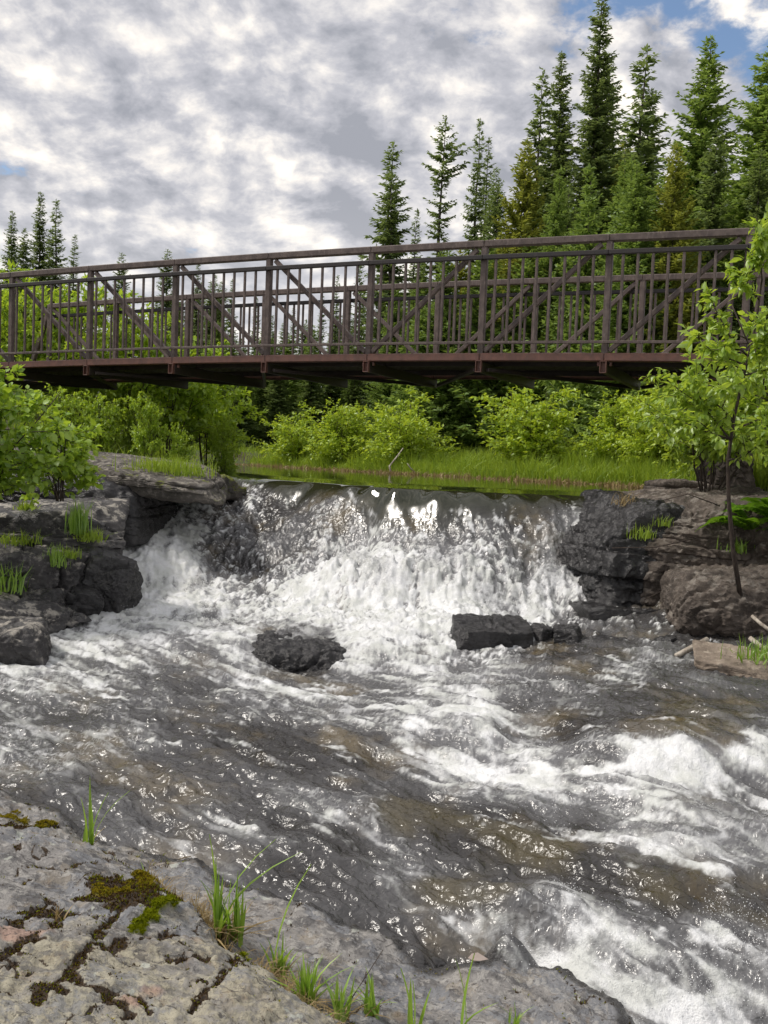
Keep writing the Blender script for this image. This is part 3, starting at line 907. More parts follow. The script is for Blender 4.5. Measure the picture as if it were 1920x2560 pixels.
rock('ledge_cap', (1690, 1218), 11.6, (0.34, 0.4, 0.085), 49, 'rock_brown', 'thin layered slab capping the right bank above the brink', rotz=0.1, strata=0.05, rough=0.03, lay=0.05)
rock('bank_boulder', (1815, 1165), 12.0, (0.30, 0.35, 0.40), 50, 'rock_brown', 'upright grey rock behind the sapling leaves under the bridge', rough=0.05)

from mathutils.bvhtree import BVHTree
bpy.context.view_layer.update()
_bv, _bf = [], []
for o_ in list(COL.objects):
    if o_.get('category') == 'rock' or o_.name == 'ground':
        mwv = np.array(o_.matrix_world)
        n_ = len(o_.data.vertices)
        co = np.zeros(n_ * 3, np.float32)
        o_.data.vertices.foreach_get('co', co)
        co = co.reshape(-1, 3) @ mwv[:3, :3].T + mwv[:3, 3]
        o0 = sum(len(q_) for q_ in _bv)
        _bv.append(co)
        _bf += [[v_ + o0 for v_ in p_.vertices] for p_ in o_.data.polygons]
BVH = BVHTree.FromPolygons([tuple(q_) for q_ in np.concatenate(_bv).tolist()], _bf)


def on_surface(px, py, fallback=9.0):
    """the point of the bank seen there"""
    hit = BVH.ray_cast(Vector(CAM), Vector(ray(px, py)).normalized())
    return np.array(hit[0]) if hit[0] is not None else at_d(px, py, fallback)


# --------------------------------------------------------------- foreground bedrock
edge = np.array([at_z(*q) for q in EDGE_PX])
SEAM_PX = [(-200, 1960), (60, 2010), (180, 2070), (270, 2143), (320, 2174), (374, 2216), (443, 2262), (513, 2309), (529, 2339), (596, 2407), (674, 2436), (727, 2489), (770, 2532), (838, 2570), (980, 2720)]
FG = [q for q in edge]
for x, y, z in [(0, 2560, -1.22), (400, 2560, -1.28), (700, 2560, -1.36), (0, 2250, -1.30), (300, 2300, -1.36), (500, 2420, -1.36), (0, 2080, -1.37), (200, 2150, -1.43),
                (420, 2270, -1.45), (600, 2440, -1.45), (300, 2170, -1.50), (450, 2250, -1.54), (620, 2390, -1.545), (800, 2500, -1.58), (700, 2300, -1.62), (900, 2420, -1.64),
                (950, 2560, -1.60), (1150, 2480, -1.70), (1250, 2560, -1.69), (1450, 2520, -1.78), (0, 2800, -1.2), (800, 2850, -1.45), (-500, 2300, -1.15)]:
    FG.append(at_z(x, y, z))
FG = np.array(FG)
fgf = rbf_fit(FG[:, :2], FG[:, 2], 0.08)
fu = np.concatenate([np.linspace(-1.6, -0.45, 40)[:-1], np.linspace(-0.45, 0.36, 390)])
fd = 1 / np.linspace(1 / 1.55, 1 / 6.4, 430)
FU, FD = np.meshgrid(fu, fd)
RX, RY = (FU * FD).ravel(), FD.ravel()
RP = np.stack([RX, RY], 1)
rb = fgf(RP)
epoly = np.concatenate([edge[:, :2], [[edge[-1, 0], -3], [-9, -3], [-9, edge[0, 1]]]])
sd = seg_dist(RP, edge[:, :2])
ins = inside(RP, epoly)
sd = np.where(ins, sd, -sd)
rpx = to_px(np.stack([RX, RY, rb], 1))


def c1(pts):
    return [(x * 0.3858, 2000 + y * 0.3858) for x, y in pts]


CRACKS = [(c1([(180, 1460), (330, 1320), (430, 1200), (520, 1120), (600, 1050), (700, 1020)]), 15), (c1([(600, 990), (650, 930), (720, 870), (780, 780), (900, 730)]), 11),
          (c1([(430, 1200), (500, 1270), (560, 1320), (690, 1370), (760, 1420), (820, 1470)]), 13), (c1([(0, 1090), (110, 1040), (200, 1010), (260, 970), (330, 880), (450, 770)]), 15),
          (c1([(0, 920), (60, 870), (160, 800), (320, 730), (285, 650)]), 11), (c1([(0, 1180), (80, 1120)]), 10), (c1([(1240, 1410), (1310, 1340), (1390, 1270), (1480, 1170), (1560, 1090)]), 10),
          (c1([(740, 1000), (850, 970), (950, 975), (1050, 960), (1140, 950)]), 9), (c1([(1150, 1200), (1240, 1225), (1320, 1215)]), 7), (c1([(690, 1370), (800, 1340), (880, 1350), (960, 1440)]), 8),
          (c1([(1090, 1070), (1160, 1100), (1330, 1100)]), 7), (c1([(320, 1330), (340, 1370), (300, 1400)]), 9), (c1([(140, 1150), (170, 1165)]), 8), (c1([(200, 1200), (220, 1190)]), 7),
          (c1([(80, 390), (110, 415)]), 8), (c1([(500, 760), (540, 820), (470, 800)]), 8)]
wob = np.stack([fbm(np.stack([RX * 14, RY * 14, RX * 0], 1), 4), fbm(np.stack([RX * 14 + 40, RY * 14, RX * 0], 1), 4)], 1)
# crack distance in metres along the rock surface
mossw = np.clip(fbm(np.stack([RX * 6, RY * 6, RX * 0 + 77], 1), 3), -0.5, 0.5)
qp = RP + wob * 0.06 + 0.010 * np.stack([fbm(np.stack([RX * 70, RY * 70, RX * 0], 1), 2), fbm(np.stack([RX * 70, RY * 70, RX * 0 + 9], 1), 2)], 1)
crack = np.zeros(len(RP))
for pl, wd in CRACKS:
    wl = np.array([at_z(x, y, -1.33)[:2] for x, y in pl])
    # use the actual surface: refine the height once
    for _ in range(3):
        zz_ = fgf(wl)
        wl = np.array([at_z(x, y, z)[:2] for (x, y), z in zip(pl, zz_)])
    half = wd * 0.0016 * (0.75 + 0.6 * (mossw + 0.5))
    crack = np.maximum(crack, 1 - ss(seg_dist(qp, wl), half * 0.45, half * 1.25))
sw = np.array([at_z(x, y, -1.45)[:2] for x, y in SEAM_PX])
for _ in range(4):
    sw = np.array([at_z(x, y, z)[:2] for (x, y), z in zip(SEAM_PX, fgf(sw))])
sdm = seg_dist(RP + wob * 0.03, sw)
seam = 1 - ss(sdm, 0.012, 0.05)
lpoly = np.concatenate([sw, [[2, -4], [-9, -4], [-9, sw[0, 1]]]])
left_block = inside(RP, lpoly)
blk = np.where(left_block, sdm, -sdm)

n_a = fbm(np.stack([RX * 1.7, RY * 1.7, RX * 0 + 3], 1), 4)
n_b = fbm(np.stack([RX * 6, RY * 9, RX * 0 + 5], 1), 4, ridged=True)
n_c = fbm(np.stack([RX * 26, RY * 26, RX * 0 + 8], 1), 4)
# thin scales and plates
pl_ = fbm(np.stack([RX * 3.3 + n_a, RY * 3.3, RX * 0 + 12], 1), 3)
plates = np.floor(pl_ * 9) / 9 + ss(pl_ * 9 - np.floor(pl_ * 9), 0.90, 1.0) / 9
rz = rb + 0.050 * n_a + 0.016 * n_b + 0.013 * n_c + 0.004 * fbm(np.stack([RX * 90, RY * 90, RX * 0 + 7], 1), 2) + 0.065 * plates
rz += 0.035 * ss(blk, -0.02, 0.05) - 0.030 * seam - 0.014 * crack
hair = np.exp(-(fbm(np.stack([RX * 3.1, RY * 3.1, RX * 0 + 90], 1), 3) / 0.018) ** 2) * ss(n_a, -0.3, 0.2)
rz -= 0.006 * hair
# pits
pit = ss(fbm(np.stack([RX * 17, RY * 24, RX * 0 + 20], 1), 2), 0.42, 0.56) * left_block
rz -= 0.010 * pit
# undercut beyond the edge
over = np.clip(-sd, 0, None)
rz = rz - ss(over, 0.0, 0.10) * 0.10 - over * 1.3 - 0.015 * np.exp(-(sd / 0.05) ** 2)
lay_n = np.sin(rz * 70 + 4 * n_a) * 0.012
wetd = 1 - ss(sd + 0.06 * fbm(np.stack([RX * 5, RY * 5, RX * 0 + 30], 1), 3), 0.0, 0.16)


def blob(cx, cy, rx, ry):
    return np.exp(-(((rpx[:, 0] - cx) / rx) ** 2 + ((rpx[:, 1] - cy) / ry) ** 2))


mossn = fbm(np.stack([RX * 11, RY * 11, RX * 0 + 50], 1), 4)
moss_y = np.maximum.reduce([blob(265, 2250, 75, 18), blob(30, 2050, 60, 15) * 0.95, blob(115, 2078, 40, 12), blob(370, 2235, 60, 22) * 0.9])
moss_y = ss(moss_y + 0.9 * mossn, 0.50, 0.85)
moss_b = np.maximum.reduce([blob(345, 2355, 34, 11), blob(410, 2312, 38, 8), blob(612, 2420, 16, 6), blob(375, 2335, 30, 10)])
moss_b = ss(moss_b + 0.45 * mossn, 0.55, 0.7)
soil = np.maximum.reduce([blob(300, 2255, 110, 32), blob(340, 2290, 80, 26), blob(150, 2300, 90, 14) * 0.8, blob(440, 2275, 40, 16) * 0.8, blob(60, 2085, 110, 12) * 0.7, blob(300, 2390, 40, 14) * 0.7])
soil = ss(1.15 * soil + 0.75 * mossn, 0.42, 0.66)
soil = np.maximum(soil, np.maximum(crack, np.maximum(pit * 0.8, 0.75 * hair)))
soil = np.maximum(soil, ss(seam + 0.5 * mossn, 0.55, 0.9) * 0.85)
rz += 0.008 * ss(moss_y, 0.2, 1) * (1 + 2 * n_c) + 0.018 * moss_b * (1 + 1.5 * n_c)
pink = ss(blob(60, 2370, 110, 26) + 0.8 * blob(330, 2540, 60, 30) + 0.7 * blob(390, 2500, 60, 18) + 0.35 * mossn, 0.5, 0.85) * left_block
yel = ss(0.62 * fbm(np.stack([RX * 4.5, RY * 4.5, RX * 0 + 60], 1), 4) + 0.33 * (rpx[:, 1] - 2330) / 120, -0.02, 0.28) * left_block
mk, t = newmat('foreground bedrock')
g = t.n('ShaderNodeNewGeometry')
p = g.outputs['Position']
na = t.noise(p, 5, 8, 0.62, 0.5)
nb = t.noise(p, 24, 7, 0.7, 0.5)
nc = t.noise(t.vmath('MULTIPLY', p, (1.0, 2.2, 1.0)), 14, 7, 0.7, 1.2)
nd = t.noise(p, 95, 4, 0.65)
col = t.mix(t.sstep(na, 0.42, 0.56), (0.125, 0.121, 0.120), (0.270, 0.258, 0.246))
bluep = t.math('MULTIPLY', t.sstep(t.noise(p, 3.4, 6, 0.62, 0.7), 0.50, 0.54), 0.8)
col = t.mix(bluep, col, (0.215, 0.222, 0.238))
col = t.mix(t.math('MULTIPLY', t.sstep(t.noise(p, 6.5, 6, 0.65, 0.4), 0.56, 0.60), 0.6), col, (0.30, 0.265, 0.215))
col = t.mix(t.math('MULTIPLY', t.sstep(nb, 0.52, 0.58), 0.65), col, (0.40, 0.385, 0.36))
col = t.mix(t.math('MULTIPLY', t.attr('yel'), t.math('ADD', 0.18, t.math('MULTIPLY', t.sstep(nb, 0.44, 0.56), 0.5))), col, (0.44, 0.40, 0.28))
col = t.mix(t.math('MULTIPLY', t.attr('pink'), 0.75), col, (0.44, 0.28, 0.21))
col = t.mix(t.math('MULTIPLY', t.sstep(nc, 0.55, 0.61), 0.72), col, (0.060, 0.055, 0.054))
col = t.mix(t.math('MULTIPLY', t.sstep(nd, 0.57, 0.64), 0.5), col, (0.05, 0.045, 0.04))
lich = t.sstep(t.noise(p, 11, 3, 0.5, 0.2), 0.68, 0.71)
col = t.mix(t.math('MULTIPLY', lich, 0.7), col, (0.50, 0.52, 0.46))
ochre = t.math('MULTIPLY', t.sstep(t.noise(p, 8, 6, 0.7), 0.56, 0.7), 0.4)
col = t.mix(ochre, col, (0.26, 0.175, 0.09))
soilc = t.mix(t.sstep(nd, 0.35, 0.65), (0.016, 0.010, 0.006), (0.075, 0.048, 0.026))
so_ = t.sstep(t.math('ADD', t.attr('soil'), t.math('MULTIPLY', t.math('SUBTRACT', nb, 0.5), 1.6)), 0.3, 0.55)
col = t.mix(so_, col, soilc)
my = t.sstep(t.math('ADD', t.attr('mossy'), t.math('MULTIPLY', t.math('SUBTRACT', nb, 0.5), 2.6)), 0.45, 0.8)
col = t.mix(my, col, t.mix(nd, (0.075, 0.065, 0.006), (0.24, 0.20, 0.018)))
col = t.mix(t.attr('mossb'), col, t.mix(nd, (0.10, 0.13, 0.006), (0.34, 0.38, 0.012)))
wetf = t.sstep(t.math('ADD', t.attr('wet'), t.math('MULTIPLY', t.math('SUBTRACT', nb, 0.5), 0.6)), 0.35, 0.75)
col = t.mix(t.math('MULTIPLY', wetf, 0.82), col, (0.020, 0.018, 0.017))
h = t.math('ADD', t.math('MULTIPLY', nb, 0.7), t.math('ADD', t.math('MULTIPLY', nc, 0.45), t.math('MULTIPLY', nd, 0.22)))
bmp = t.n('ShaderNodeBump', {'Height': h, 'Strength': 1.0, 'Distance': 0.02}).outputs[0]
out(t, t.n('ShaderNodeBsdfPrincipled', {'Base Color': col, 'Roughness': t.math('SUBTRACT', 0.82, t.math('MULTIPLY', wetf, 0.55)), 'Normal': bmp}).outputs[0])
nf, mf_ = len(fu), len(fd)
ii = (np.arange(mf_ - 1)[:, None] * nf + np.arange(nf - 1)[None]).ravel()
QR = np.stack([ii, ii + 1, ii + nf + 1, ii + nf], 1)
keep = (rz[QR].max(1) > -2.6)
obj('foreground_bedrock', mesh('foreground_bedrock', np.stack([RX, RY, np.maximum(rz, -2.7)], 1), QR[keep], mk, True,
                               {'soil': soil, 'mossy': moss_y, 'mossb': moss_b, 'pink': pink, 'yel': yel, 'wet': wetd}),
    label='cracked grey bedrock with mossy joints sloping into the rapids', cat='rock')


MOSS_SRC = np.stack([RX, RY, rz], 1)


def rock_z(x, y):
    return rz[np.argmin((RX - x) ** 2 + (RY - y) ** 2)]


def on_rock(px, py):
    k = np.argmin((rpx[:, 0] - px) ** 2 + (rpx[:, 1] - py) ** 2)
    return np.array([RX[k], RY[k], rz[k]])


# --------------------------------------------------------------- the bridge
YAW = 0.4111
BD = np.array([math.cos(YAW), -math.sin(YAW), 0])
BN = np.array([math.sin(YAW), math.cos(YAW), 0])
BO = np.array([-0.2926, 13.2488, 1.266 + CAMZ])
BW, BH, BL = 2.576, 1.5285, 1.6
NP = 5
UPV = np.array([0, 0, 1.0])


def camber(s):                # s in panels from the middle
    return -0.0045 * s * s


def bp_(s, off, h):
    return np.array([BL * s, off, h + camber(s)])       # bridge-local: x along, y across (away), z up


bridge = obj('footbridge', None, loc=BO, rot=(0, 0, -YAW), label='brown weathered-steel truss footbridge crossing above the falls', cat='bridge')


def bar_obj(name, p0, p1, wd, ht, mat, parent=bridge, label=None, up=(0, 0, 1)):
    V, Fc = bar(p0, p1, wd, ht, up)
    c = np.mean(V, 0)
    return obj(name, mesh(name, V - c, Fc, M[mat]), parent, loc=c, label=label)


picket_me = None
V, Fc = box(0.033, 0.033, 1.078, 0.006)
picket_me = mesh('picket', V, Fc, M['steel'])
V, Fc = box(0.082, 0.082, 1.50, 0.010)
post_me = mesh('post', V, Fc, M['steel'])
for side, off in ((0, 0.0), (1, BW)):
    outer = -1 if side == 0 else 1
    for s in range(-NP, NP):
        bar_obj('top_chord', bp_(s, off, BH + 0.045), bp_(s + 1, off, BH + 0.045), 0.10, 0.088, 'steel')
        bar_obj('bottom_chord', bp_(s, off, 0.125), bp_(s + 1, off, 0.125), 0.10, 0.105, 'rust')
        yo = off + outer * 0.075
        bar_obj('handrail', bp_(s, yo, 1.39), bp_(s + 1, yo, 1.39), 0.055, 0.058, 'rail')
        bar_obj('lower_rail', bp_(s, yo, 0.305), bp_(s + 1, yo, 0.305), 0.032, 0.034, 'steel')
        for k in range(1, 9):
            q = s + k / 9.0
            obj('picket', picket_me, bridge, loc=bp_(q, yo, 0.838))
        if s < 0:
            a, b = bp_(s + 0.06, off, BH - 0.02), bp_(s + 0.97, off, 0.20)
        else:
            a, b = bp_(s + 0.03, off, 0.20), bp_(s + 0.94, off, BH - 0.02)
        bar_obj('diagonal', a, b, 0.058, 0.062, 'steel')
    for s in range(-NP, NP + 1):
        obj('post', post_me, bridge, loc=bp_(s, off, 0.18 + 0.675))
    for e in (-1, 1):          # sloping end posts
        bar_obj('end_post', bp_(e * (NP + 0.36), off, 0.1), bp_(e * NP, off, BH), 0.085, 0.085, 'steel')
        bar_obj('bottom_chord', bp_(e * (NP + 0.02), off, 0.124), bp_(e * (NP + 0.5), off, 0.124), 0.098, 0.10, 'rust')
for s in range(-NP, NP + 1):
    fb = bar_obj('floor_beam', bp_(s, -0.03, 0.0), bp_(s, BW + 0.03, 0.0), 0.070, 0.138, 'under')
    # open tube end: rusty rim round a dark mouth
    mb = MB()
    for dx, dz, sx, sz in ((-0.036, 0, 0.010, 0.15), (0.036, 0, 0.010, 0.15), (0, 0.070, 0.062, 0.010), (0, -0.070, 0.062, 0.010)):
        V, Fc = box(sx, 0.05, sz, 0.002)
        mb.add(V + np.array([dx, 0, dz]), Fc)
    obj('beam_end', mb.mesh('beam_end', M['rust']), fb, loc=(0, -BW / 2 - 0.06, 0))
    V, Fc = box(0.06, 0.004, 0.128, 0)
    obj('end_plate', mesh('end_plate', V, Fc, M['rust']), fb, loc=(0, -BW / 2 - 0.036, 0))
    if s % 2 == 0 or s == 2:
        for dx in (-0.075, 0.075):
            V, Fc = box(0.03, 0.05, 0.055, 0.004)
            obj('bracket', mesh('bracket', V, Fc, M['rust']), fb, loc=(dx, -BW / 2 + 0.02, 0.045))
for s in range(-NP, NP):
    for off in (0.62, BW - 0.62):
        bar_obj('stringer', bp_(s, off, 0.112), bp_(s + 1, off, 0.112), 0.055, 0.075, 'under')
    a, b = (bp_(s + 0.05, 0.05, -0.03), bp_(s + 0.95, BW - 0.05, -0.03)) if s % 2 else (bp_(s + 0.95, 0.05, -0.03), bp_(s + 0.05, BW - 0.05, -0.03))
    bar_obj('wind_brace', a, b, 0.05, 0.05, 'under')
V, Fc = box(0.138, BW - 0.14, 0.038, 0.004)
plank_me = mesh('plank', V, Fc, M['plank'])
npk = int(2 * NP * BL / 0.146)
for k in range(npk):
    q = -NP + (k + 0.5) * 0.146 / BL
    obj('plank', plank_me, bridge, loc=bp_(q, BW / 2, 0.172 + rng.normal() * 0.0015), rot=(0, 0, rng.normal() * 0.004))
for e in (-1, 1):
    V, Fc = box(1.0, BW + 0.9, 1.9, 0.03)
    obj('abutment', mesh('abutment', V, Fc, M['concrete']), bridge, loc=bp_(e * (NP + 0.55), BW / 2, -1.06), label='concrete abutment at the end of the bridge')

# --------------------------------------------------------------- plants
LEAF2 = (np.array([[0, 0, 0], [-0.27, 0.42, 0.07], [0.0, 1.0, -0.06], [0.27, 0.42, 0.07]]), np.array([[0, 2, 1], [0, 3, 2]]))
LEAF6 = (np.array([[0, 0, 0], [-0.22, 0.22, 0.04], [-0.27, 0.52, 0.05], [0, 1.0, -0.12], [0.27, 0.52, 0.05], [0.22, 0.22, 0.04], [0, 0.5, -0.01]]),
         np.array([[0, 6, 1], [1, 6, 2], [2, 6, 3], [3, 6, 4], [4, 6, 5], [5, 6, 0]]))


def leaves(P, axis, normal, size, tpl, r, width=1.0):
    """place leaf templates; returns verts, faces, v attribute"""
    T, Fc = tpl
    n = len(P)
    y = axis / (np.linalg.norm(axis, axis=1)[:, None] + 1e-9)
    x = np.cross(y, normal)
    x /= np.linalg.norm(x, axis=1)[:, None] + 1e-9
    z = np.cross(x, y)
    V = P[:, None] + size[:, None, None] * (T[None, :, :1] * width * x[:, None] + T[None, :, 1:2] * y[:, None] + T[None, :, 2:] * z[:, None])
    Fa = (Fc[None] + (np.arange(n) * len(T))[:, None, None]).reshape(-1, 3)
    v = np.repeat(np.clip(r.normal(0.5, 0.27, n), 0, 1), len(T))
    return V.reshape(-1, 3), Fa, v


def shrub_meshes(name, seed, H, R, nst, nleaf, lsize, mat, tpl=LEAF2, bark='twig', lean=(0, 0), stem_r=0.016, low=0.18, width=1.0, trunk=None, droop=0.25, twigs=5):
    r = np.random.default_rng(seed)
    segs, smb = [], MB()

    def branch(p0, d, L, rad, n, curl, sides):
        pts = [np.array(p0, float)]
        d = d / np.linalg.norm(d)
        for i in range(n):
            d = d + r.normal(size=3) * curl
            d /= np.linalg.norm(d)
            pts.append(pts[-1] + d * L / n)
        pts = np.array(pts)
        V, Fc = tube(pts, np.linspace(rad, rad * 0.35, n + 1), sides)
        smb.add(V, Fc)
        return pts
    mains = []
    if trunk is not None:
        tp = np.array(trunk, float)
        V, Fc = tube(tp, np.linspace(stem_r, stem_r * 0.25, len(tp)), 7)
        smb.add(V, Fc)
        mains.append(tp)
    else:
        for k in range(nst):
            a = r.uniform(0, 2 * math.pi)
            tl = r.uniform(0.05, 0.75) * R / max(H, 0.1)
            d = np.array([math.cos(a) * tl + lean[0], math.sin(a) * tl + lean[1], 1.0])
            mains.append(branch((math.cos(a) * 0.05 * R, math.sin(a) * 0.05 * R, -0.05), d, H * r.uniform(0.7, 1.0), stem_r * r.uniform(0.7, 1.1), 7, 0.07, 5))
    for pts in mains:
        L = len(pts) - 1
        nb_ = 22 if trunk is not None else 9
        for b in range(nb_):
            tt = r.uniform(low, 0.98) * L
            i = min(int(tt), L - 1)
            p0 = pts[i] + (pts[i + 1] - pts[i]) * (tt - i)
            a = r.uniform(0, 2 * math.pi)
            d = np.array([math.cos(a), math.sin(a), r.uniform(0.05, 0.7)])
            bl = R * r.uniform(0.35, 0.85) * (1.15 - 0.55 * tt / L)
            bpts = branch(p0, d, bl, stem_r * 0.42, 5, 0.16, 4)
            segs += [(bpts[j], bpts[j + 1]) for j in range(1, 5)]
            for q in range(twigs):
                j = r.integers(1, 5)
                dd_ = bpts[j] - bpts[j - 1]
                dd_ = dd_ / np.linalg.norm(dd_) + r.normal(size=3) * 0.75
                tp_ = branch(bpts[j], dd_, bl * r.uniform(0.25, 0.5), stem_r * 0.2, 3, 0.18, 3)
                segs += [(tp_[m_], tp_[m_ + 1]) for m_ in range(3)]
    S0 = np.array([s[0] for s in segs])
    S1 = np.array([s[1] for s in segs])
    ln = np.linalg.norm(S1 - S0, axis=1)
    k = r.choice(len(segs), nleaf, p=ln / ln.sum())
    u = r.uniform(0, 1, nleaf)[:, None]
    tdir = (S1[k] - S0[k]) / (ln[k][:, None] + 1e-9)
    P = S0[k] + (S1[k] - S0[k]) * u + r.normal(size=(nleaf, 3)) * lsize * 0.12
    ax = tdir * 0.7 + r.normal(size=(nleaf, 3)) * 0.75
    ax[:, 2] -= droop
    nm = r.normal(size=(nleaf, 3)) * 0.55 + np.array([0, 0, 1.0])
    V, Fa, v = leaves(P, ax, nm, lsize * np.clip(r.normal(1, 0.22, nleaf), 0.45, 1.5), tpl, r, width)
    fol = mesh(name + ' foliage', V, Fa, M[mat], False, {'v': v})
    stm = smb.mesh(name + ' stems', M[bark], True)
    return fol, stm


def plant(name, meshes, loc, rotz, scale, label, cat='shrub', group=None, tilt=(0, 0)):
    o = obj(name, None, loc=loc, rot=(tilt[0], tilt[1], rotz), scale=scale, label=label, cat=cat, group=group)
    obj('foliage', meshes[0], o)
    obj('stems', meshes[1], o)
    return o


def spruce_meshes(name, seed, H, R, mat, whorl=0.24, nbr=7, droop=0.35, power=0.85, club=False, skirt=0.06, gap=0.0, twl=0.26, up=0.0):
    r = np.random.default_rng(seed)
    PP, AX, NM, SZ, smb = [], [], [], [], MB()
    tp = np.array([[r.normal() * 0.03, r.normal() * 0.03, z] for z in np.linspace(-0.3, H, 10)])
    V, Fc = tube(tp, np.linspace(H * 0.0125, 0.006, 10), 7)
    smb.add(V, Fc)
    z = H * skirt
    while z < H * 0.995:
        f = 1 - z / H
        Rz = R * (f ** power)
        if club:
            Rz = R * (0.34 * np.exp(-((z / H - 0.88) / 0.075) ** 2) + 0.95 * (f ** 0.9) * (0.75 + 0.25 * math.sin(z * 3.1)))
        Rz = Rz * r.uniform(0.82, 1.1) + 0.06
        a0 = r.uniform(0, 6.28)
        nb_ = max(4, int(nbr * (0.55 + 0.6 * (f ** 0.5))))
        for b in range(nb_):
            if r.uniform() < gap:
                continue
            a = a0 + 6.283 * b / nb_ + r.normal() * 0.3
            L = Rz * r.uniform(0.6, 1.12)
            out_ = np.array([math.cos(a), math.sin(a), 0])
            sd_ = np.array([-math.sin(a), math.cos(a), 0])
            base_dip = up + 0.30 * (1 - f) - droop * f
            z0 = z + r.normal() * whorl * 0.3
            nt_ = max(6, int(L / 0.042))
            s = (np.arange(nt_) + r.uniform(0, 1, nt_)) / nt_
            zz2 = z0 + L * (base_dip * s + 0.20 * s * s)
            P = out_[None] * (L * s)[:, None]
            P[:, 2] = zz2
            nn = 2 if L > 0.25 else 1
            for q in range(nn):
                sg = np.where(r.uniform(size=nt_) < 0.5, -1, 1)[:, None]
                ax = out_[None] * r.uniform(0.35, 0.9, (nt_, 1)) + sd_[None] * sg * r.uniform(0.2, 1.0, (nt_, 1)) + r.normal(size=(nt_, 3)) * 0.16
                ax[:, 2] += base_dip * 0.6 - 0.12 + r.normal(size=nt_) * 0.15
                PP.append(P)
                AX.append(ax)
                NM.append(np.array([0, 0, 1.0])[None] + r.normal(size=(nt_, 3)) * 0.45)
                SZ.append(1.15 * twl * (0.55 + 0.5 * r.uniform(size=nt_)) * (0.6 + 0.55 * min(1, L / 1.0)) * (1.1 - 0.45 * s))
            if L > 0.45 and r.uniform() < 0.6:
                V, Fc = tube([[0, 0, z0], out_ * L * 0.5 + [0, 0, z0 + L * 0.5 * base_dip], out_ * L * 0.9 + [0, 0, z0 + L * (0.9 * base_dip + 0.16)]], [0.016, 0.010, 0.004], 3)
                smb.add(V, Fc)
        z += whorl * r.uniform(0.75, 1.25) * (0.55 + 0.45 * f ** 0.5)
    tip = 10
    PP.append(np.stack([np.zeros(tip), np.zeros(tip), np.linspace(H * 0.985, H, tip)], 1))
    AX.append(np.stack([r.normal(size=tip) * 0.5, r.normal(size=tip) * 0.5, np.full(tip, 0.9)], 1))
    NM.append(r.normal(size=(tip, 3)))
    SZ.append(np.full(tip, twl * 0.5))
    P, A, N, S = np.concatenate(PP), np.concatenate(AX), np.concatenate(NM), np.concatenate(SZ)
    V, Fa, v = leaves(P, A, N, S, LEAF2, r, 0.75)
    fol = mesh(name + ' crown', V, Fa, M[mat], False, {'v': v})
    return fol, smb.mesh(name + ' trunk', M['bark'], True)


prng = np.random.default_rng(55)


def tree(name, meshes, loc, rotz, scale, label, group=None):
    o = obj(name, None, loc=loc, rot=(prng.normal() * 0.012, prng.normal() * 0.012, rotz), scale=scale, label=label, cat='tree', group=group)
    obj('crown', meshes[0], o)
    obj('trunk', meshes[1], o)
    return o


SP = {'narrow': spruce_meshes('narrow spruce', 101, 13.0, 1.35, 'spruce', 0.20, 8, 0.42, 0.66),
      'narrow2': spruce_meshes('slim spruce', 102, 13.0, 1.15, 'spruce', 0.22, 7, 0.50, 0.66, gap=0.10),
      'tall': spruce_meshes('tall spruce', 103, 18.0, 1.75, 'spruce', 0.23, 9, 0.45, 0.62, gap=0.05),
      'full': spruce_meshes('full fir', 104, 14.0, 2.6, 'fir', 0.22, 9, 0.12, 0.78, up=0.12),
      'full2': spruce_meshes('broad spruce', 105, 13.0, 2.6, 'fir', 0.23, 9, 0.2, 0.75, up=0.05),
      'ragged': spruce_meshes('ragged spruce', 109, 13.0, 1.5, 'spruce', 0.26, 7, 0.55, 0.62, gap=0.28, twl=0.30),
      'leaning': spruce_meshes('uneven spruce', 110, 13.0, 1.45, 'spruce', 0.21, 7, 0.30, 0.55, gap=0.16, skirt=0.16),
      'club': spruce_meshes('ragged black spruce', 106, 12.0, 1.9, 'spruce', 0.27, 6, 0.30, 0.8, club=True, gap=0.28),
      'cedar': spruce_meshes('cedar', 107, 9.0, 2.0, 'cedar', 0.20, 8, 0.05, 0.75, up=0.25, twl=0.28),
      'young': spruce_meshes('young fir', 108, 6.0, 1.6, 'fir', 0.20, 8, 0.05, 0.85, up=0.22)}
SPH = {'ragged': 13.0, 'leaning': 13.0, 'narrow': 13.0, 'narrow2': 13.0, 'tall': 18.0, 'full': 14.0, 'full2': 13.0, 'club': 12.0, 'cedar': 9.0, 'young': 6.0}
def tree_at(kind, x, ytip, dist, name, label, group=None, wide=1.0):
    if kind == 'narrow':
        kind = ('narrow', 'leaning', 'ragged')[int(prng.integers(0, 3))]
    tip = at_d(x, ytip, dist)
    gz = ground_z(tip[0], tip[1])[0]
    h = tip[2] - gz
    s = h / SPH[kind]
    return tree(name, SP[kind], (tip[0], tip[1], gz), prng.uniform(0, 6.28), (s * wide, s * wide, s), label, group)


